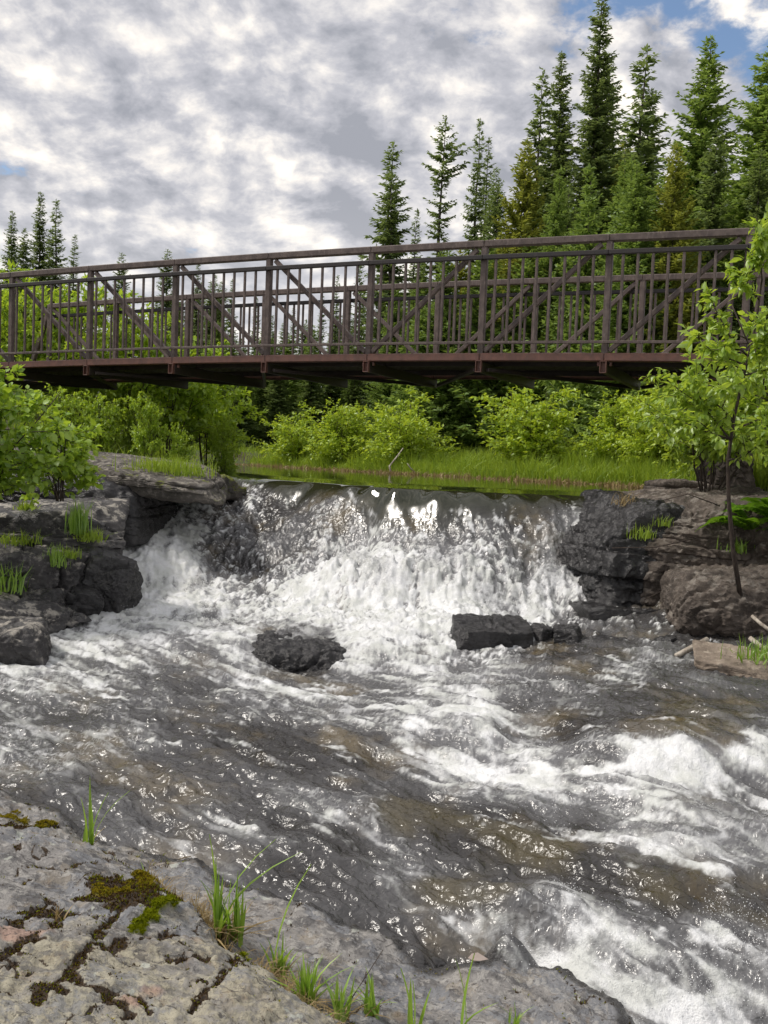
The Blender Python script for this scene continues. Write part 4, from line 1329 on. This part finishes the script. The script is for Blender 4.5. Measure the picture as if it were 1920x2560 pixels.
G1 = 'skyline conifers above the bridge'
for kind, x, y, d, nm, lab, wd in [
        ('narrow', 970, 361, 42, 'spruce_tree', 'leftmost tall narrow spruce of the right-hand stand, beside a shorter twin', 1.2),
        ('narrow', 993, 428, 41, 'spruce_tree', 'shorter spruce touching the leftmost spruce of the right-hand stand', 1.0),
        ('narrow2', 1032, 527, 46, 'spruce_tree', 'tiny pointed spruce just left of the ragged club-topped spruce', 0.9),
        ('club', 1100, 291, 34, 'black_spruce_tree', 'ragged dark spruce with a club-shaped top and open branches', 0.95),
        ('narrow2', 1189, 305, 42, 'spruce_tree', 'thin spire-like spruce right of the club-topped spruce', 0.85),
        ('narrow2', 1213, 345, 43, 'spruce_tree', 'slightly shorter spire spruce leaning on the thin one', 0.85),
        ('narrow', 1237, 422, 40, 'spruce_tree', 'mid-height spruce at the right of the two thin spires', 0.9),
        ('narrow', 1258, 460, 39, 'spruce_tree', 'lowest spruce in the dip before the tall group', 1.0),
        ('narrow', 1344, 182, 38, 'spruce_tree', 'first tall spruce of the high group, with a slender top', 1.05),
        ('tall', 1425, 128, 37, 'spruce_tree', 'tall dark spruce just left of the tallest tree', 1.1),
        ('tall', 1502, -12, 36, 'spruce_tree', 'tallest spruce, its tip cut by the top of the picture', 1.05),
        ('narrow', 1527, 125, 39, 'spruce_tree', 'spruce half hidden behind the tallest tree', 1.0),
        ('narrow', 1595, 131, 35, 'spruce_tree', 'spruce right of the tallest tree with a bushy middle', 1.25),
        ('narrow', 1622, 233, 36, 'spruce_tree', 'dark spruce with a rounded top behind the bushy one', 1.1),
        ('full', 1747, 89, 29, 'fir_tree', 'big broad fir against the blue patch of sky', 1.15),
        ('full2', 1925, 125, 26, 'fir_tree', 'large fir cut off by the right edge', 1.35),
        ('narrow', 1782, 332, 25, 'spruce_tree', 'slim spruce standing in front of the big broad fir', 1.15),
        ('cedar', 1301, 350, 33, 'cedar_tree', 'yellowish cedar below the first tall spruce', 0.8),
        ('cedar', 1705, 365, 24, 'cedar_tree', 'yellow-green cedar in front of the big fir', 0.85),
        ('young', 1489, 415, 26, 'fir_tree', 'bright green young fir below the tallest spruce', 0.7),
        ('young', 1576, 412, 25, 'fir_tree', 'bright green young fir right of the one below the tallest spruce', 0.7),
        ('full2', 1385, 420, 30, 'fir_tree', 'olive-green fir below the dark tall spruce', 0.8),
        ('narrow', 26, 528, 44, 'spruce_tree', 'spruce nearest the left edge behind the bridge', 1.0),
        ('narrow', 56, 572, 45, 'spruce_tree', 'short spruce between the first two left-hand spruces', 1.0),
        ('narrow', 93, 479, 46, 'spruce_tree', 'tallest spruce of the left-hand cluster', 1.0),
        ('narrow2', 112, 572, 47, 'spruce_tree', 'spruce tucked against the tallest left-hand spruce', 1.0),
        ('narrow2', 149, 503, 46, 'spruce_tree', 'second-tallest spruce of the left-hand cluster', 1.15),
        ('narrow2', 178, 589, 45, 'spruce_tree', 'rightmost small spruce of the left-hand cluster', 1.0),
        ('narrow', 305, 635, 52, 'spruce_tree', 'spruce tip poking above the bridge rail, left of the taller one', 1.0),
        ('narrow', 418, 622, 52, 'spruce_tree', 'taller spruce tip above the bridge rail left of centre', 1.1),
        ('narrow2', 914, 640, 50, 'spruce_tree', 'thin bare spruce seen through the middle of the railing', 1.0),
        ('narrow2', 840, 690, 50, 'spruce_tree', 'thin spruce left of the bare one seen through the railing', 0.9)]:
    tree_at(kind, x, y, d, nm, lab, G1 if x > 950 else None, wd)
G2 = 'conifers filling the stand beyond the pond'
k2 = ['narrow', 'full2', 'young', 'full2', 'full', 'cedar', 'narrow', 'full']
lab2 = {'narrow': 'dark spruce crowded into the stand behind the right-hand bushes', 'full': 'broad green fir crowded into the stand behind the right-hand bushes',
        'full2': 'broad green fir crowded into the stand behind the right-hand bushes', 'young': 'young bright fir at the foot of the stand behind the right-hand bushes',
        'cedar': 'yellowish cedar crowded into the stand behind the right-hand bushes'}
for i in range(64):
    x = prng.uniform(985, 2150)
    d = prng.uniform(23 if x > 1450 else 29, 46)
    kd = k2[prng.integers(0, len(k2))]
    top = np.interp(x, [970, 1100, 1260, 1350, 1500, 1750, 2150], [640, 560, 520, 420, 330, 330, 260])
    y = top + abs(prng.normal()) * 130 + (46 - d) * 3
    if kd == 'young':
        d = min(d, 30)
        y = max(y, 600)
    tree_at(kd, x, y, d, {'narrow': 'spruce_tree', 'cedar': 'cedar_tree'}.get(kd, 'fir_tree'), lab2[kd], G2 + ' - ' + lab2[kd].split(' crowded')[0].split(' at')[0], 1.1)
G3 = 'far dark spruces across the pond'
for i in range(58):
    x = prng.uniform(-150, 1000)
    d = prng.uniform(50, 76)
    y = np.interp(x, [-150, 200, 330, 560, 640, 700, 800, 850, 1000], [600, 690, 700, 705, 770, 860, 850, 760, 690]) + abs(prng.normal()) * 45
    tree_at('narrow' if i % 3 else 'narrow2', x, y, d, 'spruce_tree', 'distant dark spruce in the far wood behind the bridge railing', G3, 1.15)
for x, y in [(580, 700), (640, 745), (690, 790), (735, 770), (770, 800), (800, 740), (870, 760), (905, 730), (540, 690), (490, 660), (660, 820), (715, 830)]:
    tree_at('narrow2', x, y, prng.uniform(46, 58), 'spruce_tree', 'slim far spruce showing between the pickets left of centre', 'slim spruces behind the railing', 1.0)
for i in range(40):
    x = prng.uniform(360, 900)
    d = prng.uniform(40, 50)
    tree_at('full2' if i % 2 else 'narrow', x, prng.uniform(800, 920), prng.uniform(36, 46), 'spruce_tree', 'low dark spruce on the shaded far shore under the bridge', 'shaded spruces under the bridge', 1.3 if i % 2 else 1.75)

# deciduous shrubs
SHR = [shrub_meshes('alder', 201, 3.2, 1.5, 9, 5200, 0.125, 'shrub'), shrub_meshes('alder two', 202, 2.8, 1.5, 10, 5200, 0.125, 'shrub')]
BSH = [shrub_meshes('willow', 203, 2.2, 1.5, 14, 6500, 0.105, 'bush', low=0.1, stem_r=0.013), shrub_meshes('willow two', 204, 2.0, 1.6, 14, 6500, 0.105, 'bush', low=0.1, stem_r=0.013)]


def shrub_at(ms, x, ybase, ytop, dist, nm, label, h0, wide=1.0, group=None, cat='shrub'):
    b = at_d(x, ybase, dist)
    tp = at_d(x, ytop, dist)
    gz = max(ground_z(b[0], b[1])[0], -0.1) if ybase is None else ground_z(b[0], b[1])[0]
    h = tp[2] - gz
    s = h / h0
    return plant(nm, ms, (b[0], b[1], gz), prng.uniform(0, 6.28), (s * wide, s * wide, s), label, cat, group)


for i, (x, yt, d, wd, lab) in enumerate([
        (1330, 975, 21.5, 1.25, 'round bright willow bush standing alone in the middle of the far grass bank'), (1010, 985, 24.5, 1.15, 'willow bush behind the bleached dead branches'),
        (850, 1010, 26.5, 1.1, 'low willow bush left of the dead branches'), (745, 1020, 29, 1.2, 'leftmost rounded willow bush on the far bank'), 
         (1545, 990, 20, 1.1, 'willow bush right of the middle round bush'), (1640, 960, 19, 1.1, 'willow bush behind the sapling leaves'),
         (1740, 950, 18, 1.2, 'willow bush right behind the sapling'), (1850, 940, 16.5, 1.2, 'willow bush at the right edge under the bridge')]):
    shrub_at(BSH[i % 2], x, 1180, yt, d, 'willow_bush', lab, 2.1, wd, 'willow bushes along the far bank')
for i, (x, yt, d, wd, lab) in enumerate([
        (560, 1045, 17.0, 0.62, 'light green bush at the end of the left ledge, on the pond edge'), (250, 965, 14.6, 0.85, 'open shrub with thin dark stems under the left end of the bridge'),
        (370, 985, 14.2, 0.7, 'shrub with bare stems on the ledge right of the open one'), (150, 950, 14.0, 0.9, 'shrub under the bridge next to the near leafy bush'),
        (450, 1060, 14.5, 0.7, 'low leafy plant on the ledge between the stems and the pond bush'), (60, 660, 19.5, 0.9, 'tall leafy alder behind the left end of the railing'),
        (180, 700, 19.5, 0.9, 'leafy alder behind the railing, second from the left'), (300, 730, 20.5, 0.9, 'leafy alder behind the railing, third from the left'),
        (420, 790, 21, 0.9, 'leafy alder behind the railing, fourth from the left'), (-30, 620, 21, 1.0, 'leafy alder cut by the left edge behind the railing'),
        (520, 850, 22, 0.9, 'low alder showing behind the deck, rightmost of the row'), (330, 1000, 18, 0.8, 'leafy alder below the deck behind the bare stems'), (230, 985, 18.5, 0.8, 'leafy alder below the deck behind the open shrub')]):
    shrub_at(SHR[i % 2], x, 1120, yt, d, 'alder_shrub', lab, 3.0, wd, 'alders on the left bank')
# dense understory at the foot of the right-hand stand
for i in range(4):
    x = 1480 + i * 130 + prng.normal() * 20
    shrub_at(BSH[i % 2], x, 1150, 960 + prng.normal() * 25, prng.uniform(28, 33), 'understory_bush', 'leafy bush in the row at the foot of the conifers', 2.1, 1.1, 'bushes at the foot of the conifers')

# near leafy bush on the left and its lower branches
fb_ = at_d(-60, 1290, 8.6)
ms = shrub_meshes('near bush', 301, 1.62, 0.90, 11, 5200, 0.074, 'nearleaf', LEAF6, low=0.15, stem_r=0.012, width=1.25)
plant('leafy_bush', ms, fb_, 0.4, 1.0, 'leafy green bush filling the left edge above the dark blocks', 'bush')
ms = shrub_meshes('near bush small', 302, 0.8, 0.6, 7, 1500, 0.07, 'nearleaf', LEAF6, low=0.1, stem_r=0.009, width=1.25)
plant('leafy_bush', ms, at_d(150, 1240, 9.2), 0.4, 1.0, 'smaller leafy branch spreading over the flat ledge beside the big bush', 'bush')

# cherry sapling on the right
sb = on_surface(1851, 1482, 8.9)
sbd = sb[1] - 8.9
trk = [at_d(x, y, d + sbd) - sb for x, y, d in [(1851, 1490, 8.9), (1832, 1370, 8.85), (1822, 1250, 8.8), (1820, 1150, 8.75), (1836, 1040, 8.7), (1862, 930, 8.65), (1890, 810, 8.6), (1905, 700, 8.55), (1900, 640, 8.5)]]
ms = shrub_meshes('sapling', 311, 3.0, 1.15, 1, 3300, 0.074, 'cherry', LEAF6, stem_r=0.022, low=0.36, width=0.85, trunk=trk, droop=0.5, twigs=6)
plant('cherry_sapling', ms, sb, 0, 1.0, 'slender cherry sapling with drooping bright leaves growing from the right bank', 'sapling')
ms = shrub_meshes('cherry shrub', 312, 1.5, 1.0, 9, 4200, 0.076, 'cherry', LEAF6, stem_r=0.012, low=0.3, width=0.85, droop=0.4)
plant('cherry_shrub', ms, at_d(1770, 1240, 10.1), 0.5, 1.0, 'cherry shrub behind the sapling trunk on the right bank', 'shrub')
plant('cherry_shrub', ms, at_d(2010, 1240, 9.3), 2.5, 1.45, 'cherry shrub at the right edge beside the sapling', 'shrub')


# grass
def blade_mesh(L, wd, bend, r, mat, n=6):
    s = np.linspace(0, 1, n)
    cx = bend * s ** 2 * L
    cz = L * (s - 0.25 * abs(bend) * s ** 2)
    wds = wd * (1 - s ** 2.2) * np.minimum(1, 0.55 + s * 2)
    V = []
    for i in range(n):
        V += [[cx[i], -wds[i] * 0.7, cz[i]], [cx[i] + wd * 0.15, 0, cz[i]], [cx[i], wds[i] * 0.7, cz[i]]]
    Fc = []
    for i in range(n - 1):
        for j in (0, 1):
            Fc.append([i * 3 + j, i * 3 + j + 1, i * 3 + j + 4, i * 3 + j + 3])
    return mesh('blade', V, Fc, M[mat], True, {'v': np.full(len(V), r.uniform(0.1, 0.9))})


def tuft(loc, blades, label, name='grass_tuft', group='grass tufts on the foreground rock', seed=0):
    r = np.random.default_rng(seed)
    o = obj(name, None, loc=loc, label=label, cat='grass', group=group)
    for L, wd, bend, az, mat in blades:
        L, wd = L * 1.22, wd * 1.25
        obj('blade', blade_mesh(L, wd, bend, r, mat), o, loc=(r.normal() * 0.012, r.normal() * 0.012, -0.01), rot=(r.normal() * 0.06, r.normal() * 0.06, az))
    return o


def rnd_blades(n, L, wd, seed, bend=0.45, mat='blade', straw=0):
    r = np.random.default_rng(seed)
    b = [(L * r.uniform(0.45, 1.0), wd * r.uniform(0.6, 1.1), abs(r.normal()) * bend, r.uniform(0, 6.28), mat) for _ in range(n)]
    b += [(L * r.uniform(0.3, 0.6), wd * 0.6, r.uniform(0.8, 1.5), r.uniform(0, 6.28), 'straw') for _ in range(straw)]
    return b


R0 = 0.0
tuft(on_rock(545, 2350), [(0.34, 0.013, 0.05, 2.8, 'blade'), (0.36, 0.013, 0.45, 0.1, 'blade'), (0.33, 0.017, 0.75, 0.15, 'blade'), (0.20, 0.010, 0.3, 2.9, 'blade')] + rnd_blades(16, 0.26, 0.010, 1, 0.3, straw=16),
     'tall grass tuft with three long arching blades in the rock seam', seed=1)
tuft(on_rock(585, 2370), rnd_blades(18, 0.24, 0.010, 2, 0.35, straw=14), 'grass tuft just right of the tallest one in the rock seam', seed=2)
tuft(on_rock(705, 2445), [(0.36, 0.018, 0.30, 0.15, 'blade'), (0.12, 0.012, 0.2, 2.9, 'blade')] + rnd_blades(12, 0.16, 0.009, 3, 0.4, straw=16), 'tuft with one broad upright blade leaning over the lower slab', seed=3)
tuft(on_rock(770, 2515), rnd_blades(48, 0.15, 0.008, 4, 0.45, straw=10), 'dense short green tuft low in the rock seam', seed=4)
tuft(on_rock(850, 2552), rnd_blades(22, 0.14, 0.008, 5, 0.5, straw=12), 'sparse low tuft at the bottom edge below the dense one', seed=5)
tuft(on_rock(930, 2558), rnd_blades(18, 0.13, 0.008, 6, 0.5, straw=6), 'small spreading tuft at the bottom edge near the middle', seed=6)
tuft(on_rock(230, 2118), [(0.29, 0.012, 0.05, 1.5, 'blade'), (0.24, 0.011, 0.1, 2.6, 'blade'), (0.26, 0.012, 0.5, 0.1, 'blade'), (0.22, 0.012, 0.15, 3.0, 'blade'), (0.24, 0.013, 0.25, 0.4, 'blade')] + rnd_blades(4, 0.16, 0.01, 7, 0.5, straw=3),
     'five-bladed tuft at the water end of the mossy joint', seed=7)
tuft(on_rock(372, 2212), rnd_blades(5, 0.12, 0.007, 8, 0.5), 'tiny sprig in the seam below the five-bladed tuft', seed=8)
tuft(on_rock(1030, 2590), [(0.20, 0.016, 0.15, 2.9, 'blade'), (0.16, 0.013, 0.1, 2.9, 'blade'), (0.15, 0.011, 0.1, 0.5, 'blade'), (0.15, 0.011, 0.05, 1.5, 'blade')], 'upright blades cut by the bottom edge near the middle', seed=9)
tuft(on_rock(1160, 2590), [(0.25, 0.017, 0.12, 0.2, 'blade'), (0.22, 0.009, 0.2, 2.9, 'blade'), (0.12, 0.009, 0.9, 0.1, 'blade')], 'single tall pointed blade at the bottom edge right of the others', seed=10)
tuft(on_rock(1285, 2560), rnd_blades(16, 0.08, 0.005, 11, 0.4), 'fine hair-like tuft at the bottom edge farthest right', seed=11)
tuft(on_rock(145, 2310), rnd_blades(6, 0.10, 0.004, 12, 0.9, 'straw'), 'thin withered sprig in the mossy crack at the left', seed=12)


def joined_grass(name, pts, L, wd, seed, mat, bend=0.4):
    r = np.random.default_rng(seed)
    n = len(pts)
    Ls = L * r.uniform(0.4, 1.05, n) * np.clip(1 + 0.9 * fbm(np.asarray(pts) * [0.9, 0.9, 0.0] + 3.3, 2), 0.45, 1.6)
    a = r.uniform(0, 6.283, n)
    b = np.abs(r.normal(size=n)) * bend
    out_ = np.stack([np.cos(a), np.sin(a), np.zeros(n)], 1)
    sd_ = np.stack([-np.sin(a + 1), np.cos(a + 1), np.zeros(n)], 1)
    V = np.zeros((n, 5, 3))
    for i, (s, ww) in enumerate(((0, 1.0), (0.5, 0.8))):
        c = pts + out_ * (b * s * s * Ls)[:, None]
        c[:, 2] += Ls * (s - 0.2 * b * s * s)
        V[:, 2 * i] = c - sd_ * wd * ww / 2
        V[:, 2 * i + 1] = c + sd_ * wd * ww / 2
    V[:, 4] = pts + out_ * (b * Ls)[:, None]
    V[:, 4, 2] += Ls * (1 - 0.3 * b)
    Fc = np.array([[0, 1, 3], [0, 3, 2], [2, 3, 4]])
    Fa = (Fc[None] + (np.arange(n) * 5)[:, None, None]).reshape(-1, 3)
    return mesh(name, V.reshape(-1, 3), Fa, M[mat], False, {'v': np.repeat(r.uniform(0, 1, n), 5)})


# fuzzy moss cushions and dark crack moss on the foreground rock
for nm, wsrc, nn_, L_, mt_, lab in (('yellow_moss', moss_y * (0.3 + np.clip(mossn + 0.5, 0, 1)), 8000, 0.013, 'mossold', 'olive yellow moss mat along the joint of the foreground rock'),
                                    ('green_moss', moss_b, 6000, 0.014, 'moss', 'bright green moss cushions beside the crack'),
                                    ('crack_moss', soil * (1 - moss_b) * (0.4 + np.clip(mossn + 0.5, 0, 1)), 15000, 0.012, 'mossdark', 'dark brown moss filling the rock cracks')):
    rr = np.random.default_rng(len(nm))
    cell = np.hypot(RX, RY) ** 2 * (ins & (RY < 5.6))
    wt = (np.clip(wsrc - 0.15, 0, 1) + 0.02 * np.clip(soil, 0, 1) * (mossn > 0)) * cell
    k_ = rr.choice(len(wt), nn_, p=wt / wt.sum())
    pp_ = MOSS_SRC[k_] + rr.normal(size=(nn_, 3)) * [0.004, 0.004, 0.0005]
    obj(nm, joined_grass(nm, pp_, L_, 0.0045, len(nm), mt_, 0.9), kind='stuff', label=lab)
rr = np.random.default_rng(91)
tp_ = rr.uniform(5, 13, 900)
i_ = tp_.astype(int)
sp_ = sw[i_] + (sw[i_ + 1] - sw[i_]) * (tp_ - i_)[:, None] + rr.normal(size=(900, 2)) * 0.02
sp_ = np.stack([sp_[:, 0], sp_[:, 1], [rock_z(*q) for q in sp_]], 1)
obj('seam_straw', joined_grass('seam_straw', sp_, 0.10, 0.0035, 9, 'straw', 1.8), kind='stuff', label='matted dry straw lying in the seam of the foreground rock')
# shore grass along the far bank
r = np.random.default_rng(77)
N = 26000
fw = np.array(far_w)
tpar = r.uniform(0, 1, N) * (len(fw) - 1)
i0 = np.minimum(tpar.astype(int), len(fw) - 2)
base_pt = fw[i0] + (fw[i0 + 1] - fw[i0]) * (tpar - i0)[:, None]
back = np.stack([np.full(N, 0.45), np.full(N, 0.9)], 1)
q = base_pt + back * (r.gamma(1.4, 1.5, N) - 0.02)[:, None] + r.normal(size=(N, 2)) * 0.12
pz = ground_z(q[:, 0], q[:, 1])
kk = pz > -0.12
pts = np.stack([q[kk, 0], q[kk, 1], pz[kk] - 0.02], 1)
obj('shore_grass', joined_grass('shore_grass', pts, 0.58, 0.018, 1, 'grass', 0.5), kind='stuff', label='tall green sedge along the far bank of the pond')
q = base_pt[:5000] + back[:5000] * 0.05 + r.normal(size=(5000, 2)) * 0.1
pts = np.stack([q[:, 0], q[:, 1], np.full(5000, -0.02)], 1)[:1800]
obj('dead_reeds', joined_grass('dead_reeds', pts, 0.14, 0.02, 2, 'straw', 1.2), kind='stuff', label='strip of tan dead sedge at the water line of the far bank')
# weeds on the left bank and right bank ground
q = np.stack([r.uniform(-13, -2.4, 14000), r.uniform(13.6, 38, 14000)], 1)
pz = ground_z(q[:, 0], q[:, 1])
kk = pz > 0.02
obj('bank_weeds', joined_grass('bank_weeds', np.stack([q[kk, 0], q[kk, 1], pz[kk]], 1), 0.38, 0.02, 3, 'grass', 0.6), kind='stuff', label='rank green weeds under the shrubs on the left bank')
q = np.stack([r.uniform(2.6, 8, 7000), r.uniform(10.5, 18, 7000)], 1)
pz = ground_z(q[:, 0], q[:, 1])
kk = pz > 0.02
obj('bank_weeds', joined_grass('bank_weeds', np.stack([q[kk, 0], q[kk, 1], pz[kk]], 1), 0.5, 0.028, 4, 'grass', 0.6), kind='stuff', label='green weeds on the right bank behind the black cliff')


def drop_tuft(name, px, dist, n, L, wd, spread, seed, label, mat='grass', bend=0.4):
    r = np.random.default_rng(seed)
    c = on_surface(px[0], px[1], dist)
    pts = np.stack([r.normal(size=n) * spread, r.normal(size=n) * spread * 0.8, r.normal(size=n) * 0.01], 1)
    return obj(name, joined_grass(name, pts, L, wd, seed, mat, bend), loc=c, label=label, cat='grass', group='grass tufts on the bank rocks')


drop_tuft('grass_tuft', (195, 1335), 9.65, 170, 0.50, 0.011, 0.05, 1, 'tall bright grass tuft on the left blocks beside the foam', 'blade', 0.2)
drop_tuft('grass_tuft', (222, 1350), 9.6, 160, 0.2, 0.010, 0.07, 2, 'mossy clump at the foot of the tall left tuft', 'grass', 0.7)
drop_tuft('grass_tuft', (140, 1415), 9.0, 70, 0.32, 0.010, 0.045, 3, 'narrow grass tuft hanging in the middle of the left blocks', 'blade', 0.35)
drop_tuft('grass_tuft', (165, 1395), 9.1, 110, 0.17, 0.010, 0.06, 4, 'short grass clump beside the narrow tuft on the left blocks', 'grass', 0.7)
drop_tuft('grass_tuft', (45, 1360), 9.1, 150, 0.20, 0.010, 0.10, 5, 'low yellow-green grass on top of the left blocks', 'grass', 0.8)
drop_tuft('grass_tuft', (20, 1480), 8.5, 90, 0.42, 0.013, 0.08, 6, 'coarse grass clump at the left edge above the slabs', 'blade', 0.5)
drop_tuft('grass_tuft', (70, 1275), 9.9, 90, 0.14, 0.014, 0.06, 7, 'small leafy clump on the pale block top', 'grass', 0.8)
drop_tuft('grass_tuft', (405, 1178), 11.0, 420, 0.30, 0.010, 0.17, 8, 'broad grass patch on the flat ledge', 'grass', 0.4)
drop_tuft('grass_tuft', (470, 1190), 11.9, 160, 0.3, 0.010, 0.13, 9, 'thin grass right of the broad patch on the ledge', 'grass', 0.5)
drop_tuft('grass_tuft', (1605, 1345), 9.4, 90, 0.22, 0.009, 0.07, 10, 'grass tuft clinging to the black cliff', 'grass', 0.5)
drop_tuft('grass_tuft', (1655, 1315), 9.5, 70, 0.18, 0.009, 0.06, 11, 'smaller tuft right above the one on the cliff', 'grass', 0.5)
drop_tuft('grass_tuft', (1560, 1262), 10.0, 60, 0.25, 0.008, 0.06, 12, 'dry straw hanging at the right end of the brink', 'straw', 1.4)
drop_tuft('grass_tuft', (1900, 1650), 7.9, 120, 0.25, 0.010, 0.10, 13, 'green tuft behind the tan slab at the right edge', 'blade', 0.5)
drop_tuft('grass_tuft', (1840, 1380), 9.0, 60, 0.22, 0.012, 0.06, 14, 'leafy tuft at the right of the sapling trunk', 'blade', 0.6)

# ferns at the right edge
V0, F0 = LEAF2


def frond_mesh(L, seed):
    r = np.random.default_rng(seed)
    n = 26
    s = np.repeat(np.linspace(0.08, 0.98, n), 2)
    sg = np.tile([-1, 1], n)
    P = np.stack([L * s, np.zeros(2 * n), L * (0.75 * s - 0.85 * s * s)], 1)
    ax = np.stack([np.full(2 * n, 0.35), sg * 1.0, np.full(2 * n, -0.12)], 1) + r.normal(size=(2 * n, 3)) * 0.06
    sz = L * 0.30 * np.sin(np.pi * np.clip(s * 0.85 + 0.12, 0, 1))
    V, Fa, v = leaves(P, ax, np.tile([0, 0, 1.0], (2 * n, 1)), sz, LEAF2, r, 0.42)
    return mesh('frond', V, Fa, M['fern'], False, {'v': v})


fr = [frond_mesh(0.5, 1), frond_mesh(0.42, 2)]
for j, (px, d, lab) in enumerate([((1885, 1330), 9.3, 'bright fern behind the sapling trunk at the right edge'), ((1935, 1300), 9.5, 'fern at the very right edge above the dark boulder')]):
    o = obj('fern', None, loc=on_surface(px[0], px[1], d), label=lab, cat='fern', group='ferns on the right bank')
    for k in range(13):
        obj('frond', fr[k % 2], o, rot=(prng.normal() * 0.15, -0.35 + prng.normal() * 0.2, k * 6.283 / 13 + prng.normal() * 0.15), scale=prng.uniform(0.8, 1.15))


# dead wood
def stick(name, pts, r0, r1, label, mat='dead', n=7, cat='branch'):
    pts = np.array(pts, float)
    c = pts.mean(0)
    V, Fc = tube(pts - c, np.linspace(r0, r1, len(pts)), n)
    return obj(name, mesh(name, V, Fc, M[mat], True), loc=c, label=label, cat=cat)


stick('driftwood_stick', [at_d(1690, 1640, 7.6), at_d(1725, 1622, 7.7), at_d(1768, 1600, 7.8)], 0.022, 0.028, 'short bleached log end in front of the big boulder')
stick('driftwood_stick', [at_d(1880, 1540, 7.9), at_d(1905, 1562, 7.8), at_d(1960, 1600, 7.7)], 0.014, 0.016, 'orange-tipped stick at the right edge')
stick('driftwood_stick', [at_d(1875, 1595, 7.6), at_d(1905, 1618, 7.5), at_d(1960, 1650, 7.4)], 0.02, 0.018, 'thick bleached stick at the right edge below the orange one')
stick('driftwood_stick', [at_d(1900, 1665, 7.4), at_d(1912, 1630, 7.45), at_d(1935, 1600, 7.5)], 0.010, 0.008, 'thin bleached stick leaning on the thick one')
stick('dead_branch', [at_d(978, 1188, 22.5), at_d(974, 1165, 22.6), at_d(990, 1145, 22.7), at_d(1008, 1120, 22.8)], 0.03, 0.012, 'white dead branch rising from the far water edge')
stick('dead_branch', [at_d(1040, 1183, 22.3), at_d(1026, 1170, 22.3), at_d(1018, 1158, 22.3)], 0.02, 0.008, 'short white twig right of the dead branch')
stick('dead_branch', [at_d(838, 1170, 25.5), at_d(860, 1173, 25.5), at_d(885, 1177, 25.3), at_d(910, 1180, 25)], 0.02, 0.03, 'dark sunken branch lying on the pond', 'twig')
for k, (a, b, c_) in enumerate([((1530, 1370), (1640, 1368), (1740, 1345)), ((1610, 1500), (1650, 1480), (1690, 1475)), ((1640, 1560), (1660, 1530), (1680, 1505)), ((1660, 1250), (1720, 1235), (1800, 1265))]):
    stick('dry_twig', [at_d(*a, 8.95), at_d(*b, 8.95), at_d(*c_, 9.0)], 0.004, 0.006, ['long bare twig crossing in front of the cliff', 'fine twig at the corner of the big boulder', 'twig dangling at the foot of the cliff', 'bare twig over the rock shelf'][k], 'twig', 5, 'twig')
stick('dry_stalk', [on_rock(285, 2107) + [0, 0, 0.01], on_rock(380, 2120) + [0, 0, 0.012], on_rock(480, 2145) + [0, 0, 0.012]], 0.003, 0.002, 'tan dry stalk lying along the rock edge', 'straw', 5, 'stalk')
stick('dry_stalk', [on_rock(850, 2550), on_rock(850, 2550) + [0.05, 0.03, 0.07], on_rock(850, 2550) + [0.13, 0.10, 0.17]], 0.0022, 0.0012, 'thin dark stalk rising over the lower slab', 'twig', 5, 'stalk')
# fallen leaf
lr = np.random.default_rng(5)
lp = on_rock(1205, 2408)
Vl, Fl, vl = leaves(np.array([[0, 0, 0.02]]), np.array([[1.0, 0.1, 0.02]]), np.array([[0, -0.25, 1.0]]), np.array([0.085]), LEAF6, lr, 1.0)
ml, t = newmat('dead leaf')
out(t, t.n('ShaderNodeBsdfPrincipled', {'Base Color': t.mix(t.noise(t.n('ShaderNodeTexCoord').outputs['Object'], 20, 3), (0.26, 0.20, 0.17), (0.44, 0.38, 0.34)), 'Roughness': 0.6}).outputs[0])
obj('fallen_leaf', mesh('fallen_leaf', Vl - [0.06, 0, 0], Fl, ml), loc=lp + [0, -0.02, 0.01], label='pale curled dead leaf at the water edge of the lower slab', cat='leaf')
